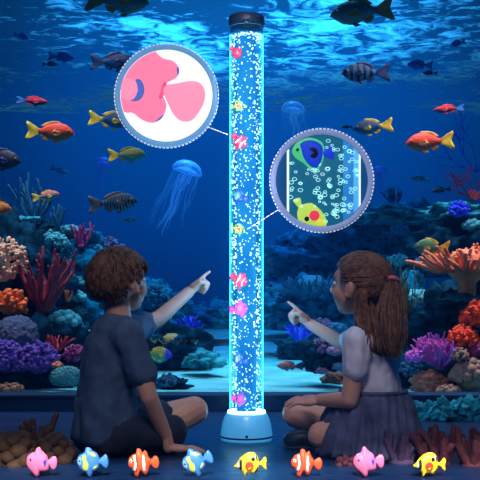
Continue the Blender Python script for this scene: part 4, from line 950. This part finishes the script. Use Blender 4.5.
jellyfish(187, 171, 6.0, 30, -.42, 62, 'large bright blue jellyfish with long tentacles beside the tube', jm1, 1, .28)
jellyfish(103, 163, 7.0, 17, -.25, 30, 'small deep blue jellyfish by the olive yellow fish', jm2, 2, .1)
jellyfish(293, 110, 7.5, 24, .1, 28, 'faint pale jellyfish between the tube and the fish panel', jm3, 3, .1)
jellyfish(379, 172, 7.5, 18, .1, 24, 'faint violet blue jellyfish at the side of the fish panel', jm2, 4, -.1)

# ------------------------------------------------------------------ the children
SKIN = mat('child_skin', (0.56, 0.30, 0.21), .5, .06, 25, .05, 200, sss=.15)
def hand(mb, Wp, d, n, side, pose):
    """palm, five unequal fingers and a thumb; d along the fingers, n out of the back of the hand, side +1/-1 picks the thumb side"""
    d = V(d).normalized(); n = V(n); n = (n-d*n.dot(d)).normalized(); s = d.cross(n)*side
    M = Matrix((d, s, n)).transposed()
    mb.ell(V(Wp)+d*.032, (.037, .027, .0145), M); 
    for i, (k, L) in enumerate(((1.5, .052), (.5, .058), (-.5, .053), (-1.5, .041))):
        p = V(Wp)+d*(.056-.003*abs(k))+s*k*.0125; r_ = .0074-.0004*abs(k)
        if pose == 'point' and i > 0:
            pts = [p-d*.012, p+d*.020-n*.004, p+d*.020-n*.026, p-d*.004-n*.030, p-d*.008-n*.018]; rad = [r_*1.05, r_*1.05, r_, r_*.95, r_*.85]
        elif pose == 'point':
            pts = [p-d*.012, p+d*L*.45+n*.002, p+d*L*.8+n*.002, p+d*L*1.12]; rad = [r_*1.05, r_, r_*.9, r_*.78]
        else:
            sp = s*k*.006
            pts = [p-d*.012, p+d*L*.45+sp*.5+n*.006, p+d*L*.8+sp*.8+n*.001, p+d*L+sp-n*.005]; rad = [r_*1.05, r_, r_*.9, r_*.78]
        mb.limb(pts, rad, 8)
    b0 = V(Wp)+d*.016+s*.02
    if pose == 'point': pts = [b0, b0+d*.022+s*.012-n*.010, b0+d*.040+s*.004-n*.020, b0+d*.052-s*.008-n*.024]
    else: pts = [b0, b0+d*.018+s*.018-n*.003, b0+d*.034+s*.027-n*.004, b0+d*.046+s*.030-n*.006]
    mb.limb(pts, [.0105, .0095, .0082, .0068], 8)
def torso(mb, st, M, steps=14):
    """a body loft through stations (point, half depth, half width)"""
    n = 28; vs = []; fs = []; D = M @ V((1, 0, 0)); S_ = M @ V((0, 1, 0))
    for i in range(steps+1):
        t = i/steps*(len(st)-1); a = min(int(t), len(st)-2); k = t-a; k = k*k*(3-2*k)*.5+k*.5
        p = st[a][0].lerp(st[a+1][0], k); dx = st[a][1]*(1-k)+st[a+1][1]*k; dy = st[a][2]*(1-k)+st[a+1][2]*k
        for j in range(n): g = 2*pi*j/n; vs.append(p+D*dx*cos(g)+S_*dy*sin(g))
    for i in range(steps):
        for j in range(n): a, b_ = i*n+j, i*n+(j+1) % n; fs.append([a, b_, b_+n, a+n])
    fs.append(list(range(n))[::-1]); fs.append([steps*n+j for j in range(n)]); mb.add(vs, fs)
def head(mb, C_, f, u):
    f = V(f).normalized(); u = V(u); u = (u-f*u.dot(f)).normalized(); s = f.cross(u)
    M = Matrix((f, s, u)).transposed(); X = lambda a, b_, c_: V(C_)+f*a+s*b_+u*c_
    mb.ell(X(-.005, 0, .012), (.092, .073, .082), M, 24, 16)
    mb.ell(X(.028, 0, -.040), (.060, .056, .058), M, 20, 12); mb.ell(X(.050, 0, -.078), (.026, .030, .022), M)
    for q_ in (-1, 1):
        mb.ell(X(.046, q_*.034, -.034), (.032, .026, .030), M); mb.ell(X(-.006, q_*.074, -.018), (.017, .008, .026), M); mb.ell(X(-.012, q_*.080, -.012), (.010, .006, .020), M)
        mb.ell(X(.004, q_*.077, -.036), (.008, .006, .009), M)
    mb.ell(X(.066, 0, .022), (.022, .046, .024), M); mb.ell(X(.036, 0, -.022), (.052, .052, .042), M); mb.limb([X(.086, 0, .004), X(.096, 0, -.012), X(.102, 0, -.026)], [.009, .010, .012], 10)
    mb.ell(X(.094, .010, -.029), .008, M); mb.ell(X(.094, -.010, -.029), .008, M)
    mb.ell(X(.084, 0, -.048), (.010, .020, .006), M); mb.ell(X(.081, 0, -.058), (.010, .017, .006), M)
    return X, M, s
def face_parts(body, X, M, brow):
    for q_ in (-1, 1):
        mb = MB(); mb.ell(X(.0715, q_*.030, -.004), (.0115, .014, .009), M); e = mb.build('eye', mat('eye_white', (0.75, 0.75, 0.75), .2, .02), body, world=True)
        mb = MB(); mb.ell(X(.0800, q_*.031, -.004), (.0045, .006, .006), M); mb.build('iris', mat('brown_iris', (0.05, 0.02, 0.01), .15), e, world=True)
        mb = MB(); mb.limb([X(.087, q_*.014, .014), X(.083, q_*.030, .019), X(.074, q_*.045, .014)], [.0035, .004, .003], 8); mb.build('eyebrow', brow, body, world=True)
def hair_shell(mb, C_, f, s, u, keep, k=1.06):
    M = Matrix((f, s, u)).transposed(); R = V((.092, .073, .082))*k; c = V(C_)-f*.005+u*.012
    seg, rings = 48, 32; vs = []; idx = {}
    def P(i, j):
        a = -pi/2+pi*i/rings; b_ = 2*pi*(j % seg)/seg; return V((cos(a)*cos(b_), cos(a)*sin(b_), sin(a)))
    fs = []
    for i in range(rings):
        for j in range(seg):
            m_ = (P(i, j)+P(i+1, j+1)).normalized()
            if not keep(m_): continue
            f_ = []
            for (a, b_) in ((i, j), (i, j+1), (i+1, j+1), (i+1, j)):
                for lay in (0,):
                    key = (a, b_ % seg)
                    if key not in idx:
                        p = P(a, b_); idx[key] = len(vs); vs.append(c+M @ V((p.x*R.x, p.y*R.y, p.z*R.z)))
                    f_.append(idx[key])
            fs.append(f_)
    n = len(vs); inner = [c+(p-c)*.93 for p in vs]
    mb.add(vs+inner, fs+[[i+n for i in q_][::-1] for q_ in fs])
    return c, M, R
def lock(mb, pts, r, n=5):
    k = len(pts); mb.tube(pts, [r*(.55+.45*sin(pi*min(1, (i+.6)/k)))*(1 if i < k-1 else .3) for i in range(k)], n, tip=True)
HAIR_B = mat('brown_hair', (0.060, 0.026, 0.012), .5, .5, 60, .6, 220, c2=(0.12, 0.055, 0.026)); HAIR_G = mat('chestnut_hair', (0.085, 0.036, 0.020), .5, .5, 60, .6, 220, c2=(0.17, 0.075, 0.04))
wrink = lambda amp, fq, sd: (lambda p: amp*noise.fractal(V((p.x*fq, p.y*fq, p.z*fq*.6+sd)), .8, 2.0, 3))

# --- boy: sits cross legged, leans on one hand, points with the other
by = 3.0
boy = empty('person', (at(108, 450, by).x, by, 0), 'boy in navy tee sitting on the floor, one hand down, pointing at the tube', 'person')
tf = V((cos(radians(14)), sin(radians(14)), 0)); ts = V((tf.y, -tf.x, 0)); up = V((0, 0, 1))   # facing, his right side
skin = MB()
HC = at(119, 281, 3.03); hf = V((cos(radians(50)), sin(radians(50)), .10))
X, M, hs = head(skin, HC, hf, V((-.12, -.08, 1)))
neck0 = at(118, 320, 3.02); skin.limb([neck0, X(-.018, 0, -.07), X(-.005, 0, -.03)], [.043, .040, .045])
shR, shL = at(128, 338, 2.90), at(124, 333, 3.11)
chest = at(110, 352, 3.0); belly = at(106, 395, 3.0); pel = at(108, 432, 3.0)
Mt = Matrix((tf, ts, up)).transposed()
for p, a, b_, c_ in ((chest, .078, .105, .085), (belly, .075, .095, .09), (pel, .085, .105, .065)): skin.ell(p, (a, b_, c_), Mt)
elR, wrR = at(149, 397, 2.90), at(166, 436, 2.97)
skin.limb([shR, elR, wrR], [.040, .028, .021])
wr2 = V((wrR.x+.008, wrR.y, .022)); skin.limb([wrR, wr2], [.021, .018]); hand(skin, wr2, V((1, .12, -.10)), V((0, 0, 1)), -1, 'flat')
elL, wrL = at(158, 319, 3.24), at(189, 292, 3.38)
skin.limb([shL, elL, wrL], [.036, .027, .020])
ptd = (at(209, 275, 3.44)-wrL).normalized(); hand(skin, wrL, ptd, V((-.2, .55, .8)), 1, 'point')
hipL, hipR = at(118, 432, 3.07), at(116, 434, 2.95)
knL, anL = at(194, 405, 3.17), at(150, 436, 3.04)
knR, anR = at(172, 432, 3.03), at(160, 441, 3.12)
knL.z = .115; anL.z = .045; anR.z = .04; knR.z = max(.055, knR.z)
skin.limb([hipL, knL], [.062, .048]); skin.limb([knL, knL.lerp(anL, .35), anL], [.047, .044, .028]); skin.limb([hipR, knR], [.060, .046]); skin.limb([knR, anR], [.044, .028])
for an, d in ((anL, V((-.6, -.3, 0))), (anR, V((-.5, .4, 0)))):
    d.normalize(); skin.limb([an-d*.01+V((0, 0, -.01)), an+d*.05+V((0, 0, -.018)), an+d*.09+V((0, 0, -.022))], [.026, .022, .016])
bbody = remeshed(skin, 'body', SKIN, .0033, 3, boy)
face_parts(bbody, X, M, HAIR_B)
tee = MB()
torso(tee, [(at(117, 317, 3.02), .048, .054), (at(115, 326, 3.01), .068, .098), (at(113, 342, 3.0), .086, .120), (at(109, 370, 3.0), .092, .122), (at(106, 400, 3.0), .094, .118), (at(105, 428, 3.0), .104, .124), (at(105, 440, 3.0), .104, .124)], Mt)
tee.limb([at(113, 335, 3.0), shR, shR.lerp(elR, .62)], [.055, .054, .047]); tee.limb([at(113, 335, 3.0), shL, shL.lerp(elL, .62)], [.055, .050, .043])
tee.tube([neck0+V((-.004, 0, -.02)), neck0+V((.0, 0, .012))], [.064, .050], 16, tip=False)
TEE = mat('navy_cotton', (0.045, 0.085, 0.16), .85, .12, 60, .15, 300)
remeshed(tee, 'shirt', TEE, .006, 14, boy, wrink(.011, 13, 2))
sh = MB(); sh.ell(at(106, 437, 3.0), (.105, .124, .062), Mt, 20, 12); sh.limb([hipL, hipL.lerp(knL, .55)], [.076, .064]); sh.limb([hipR, hipR.lerp(knR, .95)], [.070, .058])
remeshed(sh, 'shorts', mat('dark_shorts', (0.010, 0.016, 0.035), .85, .15, 40, .2, 200), .006, 4, boy, wrink(.008, 11, 6))
# hair: a cropped cap of overlapping locks falling from the crown
def boy_keep(p):
    if p.x > .30 and p.z < .38+.25*(p.x-.3): return False
    if p.x > -.26 and p.z < -.06 and abs(p.y) > .45: return False
    return p.z > -.66+.35*max(0, p.x+.3)
hfn = V(hf).normalized(); hu = V((-.12, -.08, 1)); hu = (hu-hfn*hu.dot(hfn)).normalized(); hsd = hfn.cross(hu)
mb = MB(); hc, HM, HR = hair_shell(mb, HC, hfn, hsd, hu, boy_keep, 1.10)
rng = random.Random(3)
def hair_flow(mb, keep, crown, count, ln, r, lift, rng, swirl=.35, flow=None):
    n_ = 0
    while n_ < count:
        p = V((rng.gauss(0, 1), rng.gauss(0, 1), rng.gauss(.2, 1))).normalized()
        if not keep(p): continue
        n_ += 1; pts = []; q_ = p.copy(); L_ = ln*rng.uniform(.7, 1.25)
        for i in range(6):
            if i > 2 and not keep(q_): break
            k = 1.10+lift*sin(pi*min(1, i/5*.9+.1))*rng.uniform(.6, 1.2)
            pts.append(hc+HM @ V((q_.x*HR.x/1.10*k, q_.y*HR.y/1.10*k, q_.z*HR.z/1.10*k)))
            t = (q_-crown) if flow is None else flow(q_); t = t-q_*t.dot(q_)
            if t.length < 1e-4: t = V((1, 0, 0))-q_*q_.x
            t = t.normalized()+q_.cross(t.normalized())*swirl; q_ = (q_+t.normalized()*L_/5).normalized()
        lock(mb, pts, r*rng.uniform(.7, 1.2))
hair_flow(mb, boy_keep, V((-.45, .1, .9)).normalized(), 800, .55, .0048, .075, rng)
for i in range(70):                        # fringe over the brow
    a = -1.0+2.0*i/69; q0 = V((.80-.2*abs(a), a*.62, .62)).normalized(); pts = []
    for j in range(6):
        t = j/5; q_ = (q0+V((.34*t, .10*t, -.55*t))).normalized(); k = 1.15+.05*sin(t*pi)
        pts.append(hc+HM @ V((q_.x*HR.x/1.1*k, q_.y*HR.y/1.1*k, q_.z*HR.z/1.1*k)))
    lock(mb, pts, .0048)
mb.build('hair', HAIR_B, bbody, world=True)

# --- girl: sits with legs folded, hand in the lap, points with the other hand
girl = empty('person', (at(372, 450, by).x, by, 0), 'girl with ponytail in white tee and blue skirt sitting on the floor and pointing', 'person')
tf = V((-cos(radians(14)), sin(radians(14)), 0)); ts = V((tf.y, -tf.x, 0))
Mt = Matrix((tf, ts, up)).transposed()
skin = MB()
HC = at(361, 284, 3.03); hf = V((-cos(radians(38)), sin(radians(38)), .08))
X, M, hs = head(skin, HC, hf, V((.10, -.06, 1)))
neck0 = at(369, 330, 3.02); skin.limb([neck0, X(-.018, 0, -.07), X(-.005, 0, -.03)], [.039, .036, .042])
shN, shF = at(358, 345, 2.90), at(366, 337, 3.10)
chest = at(372, 352, 3.0); belly = at(372, 388, 3.0); pel = at(376, 430, 3.0)
for p, a, b_, c_ in ((chest, .072, .098, .08), (belly, .070, .088, .085), (pel, .085, .105, .065)): skin.ell(p, (a, b_, c_), Mt)
elN, wrN = at(350, 400, 2.89), at(320, 400, 2.99)
skin.limb([shN, elN, wrN], [.036, .027, .020]); hand(skin, wrN, V((-1, .25, -.12)), V((0, -.3, 1)), 1, 'flat')
elF, wrF = at(342, 343, 3.24), at(310, 324, 3.36)
skin.limb([shF, elF, wrF], [.034, .026, .0195])
ptd = (at(287, 304, 3.41)-wrF).normalized(); hand(skin, wrF, ptd, V((.2, .55, .8)), -1, 'point')
hip1, hip2 = at(368, 432, 3.08), at(368, 434, 2.95)
kn1, an1 = at(296, 410, 3.16), at(330, 440, 3.10); kn1.z = .105; an1.z = .05
kn2, an2 = at(322, 436, 2.97), at(318, 440, 3.10); kn2.z = .06; an2.z = .045
skin.limb([hip1, kn1], [.060, .047]); skin.limb([kn1, kn1.lerp(an1, .4), an1], [.046, .042, .030]); skin.limb([hip2, kn2], [.058, .045]); skin.limb([kn2, an2], [.043, .028])
gbody = remeshed(skin, 'body', SKIN, .0033, 3, girl)
face_parts(gbody, X, M, HAIR_G)
tee = MB()
torso(tee, [(at(369, 327, 3.02), .044, .050), (at(370, 335, 3.01), .062, .090), (at(371, 350, 3.0), .080, .110), (at(372, 372, 3.0), .084, .108), (at(373, 392, 3.0), .088, .104), (at(373, 397, 3.0), .088, .104)], Mt)
tee.limb([at(371, 342, 3.0), shN, shN.lerp(elN, .42)], [.052, .052, .050]); tee.limb([at(371, 342, 3.0), shF, shF.lerp(elF, .5)], [.052, .048, .044])
tee.tube([neck0+V((0, 0, -.02)), neck0+V((.0, 0, .010))], [.058, .046], 16, tip=False)
remeshed(tee, 'shirt', mat('white_cotton', (0.62, 0.64, 0.74), .85, .06, 60, .15, 300), .006, 14, girl, wrink(.011, 14, 4))
# gathered skirt spread over the folded legs
mb = MB(); n = 110; rows = 16; vs = []; fs = []
wc_ = at(373, 391, 3.0); hc_ = at(369, 448, 3.0)
for i in range(rows+1):
    t = i/rows
    for j in range(n):
        a = 2*pi*j/n; ca, sa = cos(a), sin(a)
        w = V((wc_.x+ca*.100, wc_.y+sa*.108, wc_.z))
        hx = .172 if ca > 0 else .172
        h_ = V((hc_.x+ca*hx, hc_.y+sa*.165, .008))
        k = t**.75; p = V((w.x+(h_.x-w.x)*k, w.y+(h_.y-w.y)*k, w.z+(h_.z-w.z)*(t**1.25)))
        rp = (.010*t+.003)*sin(a*26+noise.noise(V((a*2, t*2, 1)))*2.5)+.012*t*noise.noise(V((ca*3, sa*3, t*2)))
        p += V((ca, sa, 0))*rp
        p.z = max(p.z, .004); vs.append(p)
nn = len(vs); vs += [p+(V((wc_.x, wc_.y, p.z))-p)*.03 for p in vs[:nn]]
for i in range(rows):
    for j in range(n):
        a, b_ = i*n+j, i*n+(j+1) % n; fs.append([a, a+n, b_+n, b_]); fs.append([nn+a, nn+b_, nn+b_+n, nn+a+n])
for j in range(n): a, b_ = rows*n+j, rows*n+(j+1) % n; fs.append([a, nn+a, nn+b_, b_])
mb.add(vs, fs)
SK = mat('blue_skirt_cloth', (0.045, 0.062, 0.135), .85, .35, 18, .2, 120, c2=(0.085, 0.10, 0.19))
skirt = mb.build('skirt', SK, girl, world=True, fix=True)
mb = MB(); ring = [V((wc_.x+cos(2*pi*j/32)*.102, wc_.y+sin(2*pi*j/32)*.110, wc_.z)) for j in range(33)]; mb.tube(ring, .007, 8); mb.build('waistband', SK, skirt, world=True)
mb = MB(); sc_ = at(304, 437, 3.10); sc_.z = 0
Ms = Matrix.Rotation(radians(8), 3, 'Z')
mb.ell(sc_+V((0, 0, .034)), (.068, .032, .030), Ms, 20, 12); mb.ell(sc_+V((-.03, 0, .026)), (.040, .034, .024), Ms, 16, 10); mb.ell(sc_+V((.038, 0, .042)), (.032, .029, .030), Ms, 16, 10)
sh_ = remeshed(mb, 'shoe', mat('black_shoe', (0.008, 0.008, 0.012), .4, .1), .004, 3, girl)
mb = MB(); mb.ell(sc_+V((0, 0, .007)), (.072, .035, .007), Ms, 20, 8); mb.build('sole', mat('dark_sole', (0.015, 0.015, 0.02), .7), sh_, world=True)
# hair drawn back into a ponytail
hfn = V(hf).normalized(); hu = V((.10, -.06, 1)); hu = (hu-hfn*hu.dot(hfn)).normalized(); hsd = hfn.cross(hu)
def girl_keep(p):
    if p.x > .40 and p.z < .30+.5*(p.x-.4): return False
    if p.x > -.22 and p.z < -.05: return False
    return p.z > -.80
mb = MB(); hc, HM, HR = hair_shell(mb, HC, hfn, hsd, hu, girl_keep, 1.09)
tie = V((-.95, .0, .12)).normalized()
rng = random.Random(8)
hair_flow(mb, girl_keep, None, 950, .6, .0034, .022, rng, .05, lambda q_: tie-q_ if (tie-q_).length > .25 else V((0, 0, -1)))
T0 = hc+HM @ V((tie.x*HR.x*1.08, 0, tie.z*HR.z*1.08))
def strands(mb, count, p0, spread0, path, wid, r, rng):
    for i in range(count):
        ph = rng.uniform(0, 6); o1 = V((rng.gauss(0, 1), rng.gauss(0, 1), 0)); pts = []; ln = rng.uniform(.75, 1.05)
        for j in range(12):
            t = j/11*ln; x = t*(len(path)-1); a = min(int(x), len(path)-2); c_ = path[a].lerp(path[a+1], x-a)
            w = wid*(spread0+(1-spread0)*min(1, t*2.2))*(1 if t < .7 else 1-.5*(t-.7)/.3)
            pts.append(c_+o1*w*.55+V((sin(t*8+ph), cos(t*7+ph), 0))*.006*t)
        lock(mb, pts, r*rng.uniform(.7, 1.2))
pony = [T0, at(391, 290, T0.y-.02), at(389, 315, T0.y-.06), at(390, 338, T0.y-.08), at(394, 356, T0.y-.08)]
strands(mb, 260, T0, .25, pony, .030, .0034, rng)
loose = [hc+HM @ V((-.35*HR.x, -.75*HR.y*0+.0, -.75*HR.z)), at(372, 322, 2.96), at(378, 345, 2.90), at(382, 356, 2.90)]
strands(mb, 200, loose[0], .9, loose, .034, .0036, rng)
nears = V((hsd.x, hsd.y, 0)); sg = 1 if hsd.y < 0 else -1
lo2 = [hc+HM @ V((-.42*HR.x, sg*.86*HR.y, -.35*HR.z)), at(362, 315, 2.94), at(364, 330, 2.90), at(367, 344, 2.88)]
strands(mb, 40, lo2[0], .6, lo2, .014, .0042, rng)
hair = mb.build('hair', HAIR_G, gbody, world=True)
mb = MB(); d, s, u = frame((pony[1]-T0).normalized()); mb.tube([T0+(s*cos(a)+u*sin(a))*.015+d*.006 for a in [2*pi*j/20 for j in range(21)]], .0075, 8)
mb.build('hair_tie', mat('rose_hair_tie', (0.50, 0.16, 0.18), .7), hair, world=True)

# ------------------------------------------------------------------ corals at the front of the floor
FO = mat('umber_coral', (0.07, 0.035, 0.018), .8, .4, 14, .4, 40); FR = mat('dark_rose_coral', (0.10, 0.022, 0.035), .8, .4, 14, .4, 40); FV = mat('dusky_violet_coral', (0.10, 0.06, 0.14), .8, .4, 14, .4, 40)
def fl(px, Y): p = at(px, 400, Y); p.z = 0; return p
lumpy_coral('lobed_coral', fl(14, 2.82), .075, FO, 'umber lobed coral on the floor at the near picture corner', 60, 26, .36, (1, .7, 1.25))
lumpy_coral('lobed_coral', fl(54, 2.86), .06, FO, 'umber lobed coral on the floor behind the first blue toy fish', 61, 24, .38, (1, .7, 1.35))
finger_coral('branch_coral', fl(36, 2.90), FO, 'stubby umber coral fingers between the two floor lobes', 62, 9, .07, .014, 1, .5, .6, .3, .7, (1, 2), n=9)
finger_coral('branch_coral', fl(402, 2.84), FV, 'dusky violet coral on the floor in front of the skirt', 63, 12, .055, .013, 1, .7, .8, .2, .7, (2,), n=9)
finger_coral('branch_coral', fl(436, 2.82), FR, 'dark rose coral on the floor behind the yellow toy fish', 64, 13, .06, .014, 1, .7, .9, .2, .7, (2,), n=9)
finger_coral('branch_coral', fl(474, 2.80), FR, 'dark rose coral on the floor at the picture edge', 65, 13, .065, .014, 1, .7, .9, .2, .7, (2,), n=9)
lumpy_coral('lobed_coral', fl(350, 2.80), .03, FR, 'small dark rose lump on the floor before the skirt hem', 66, 14, .4, (1.4, .8, .8))
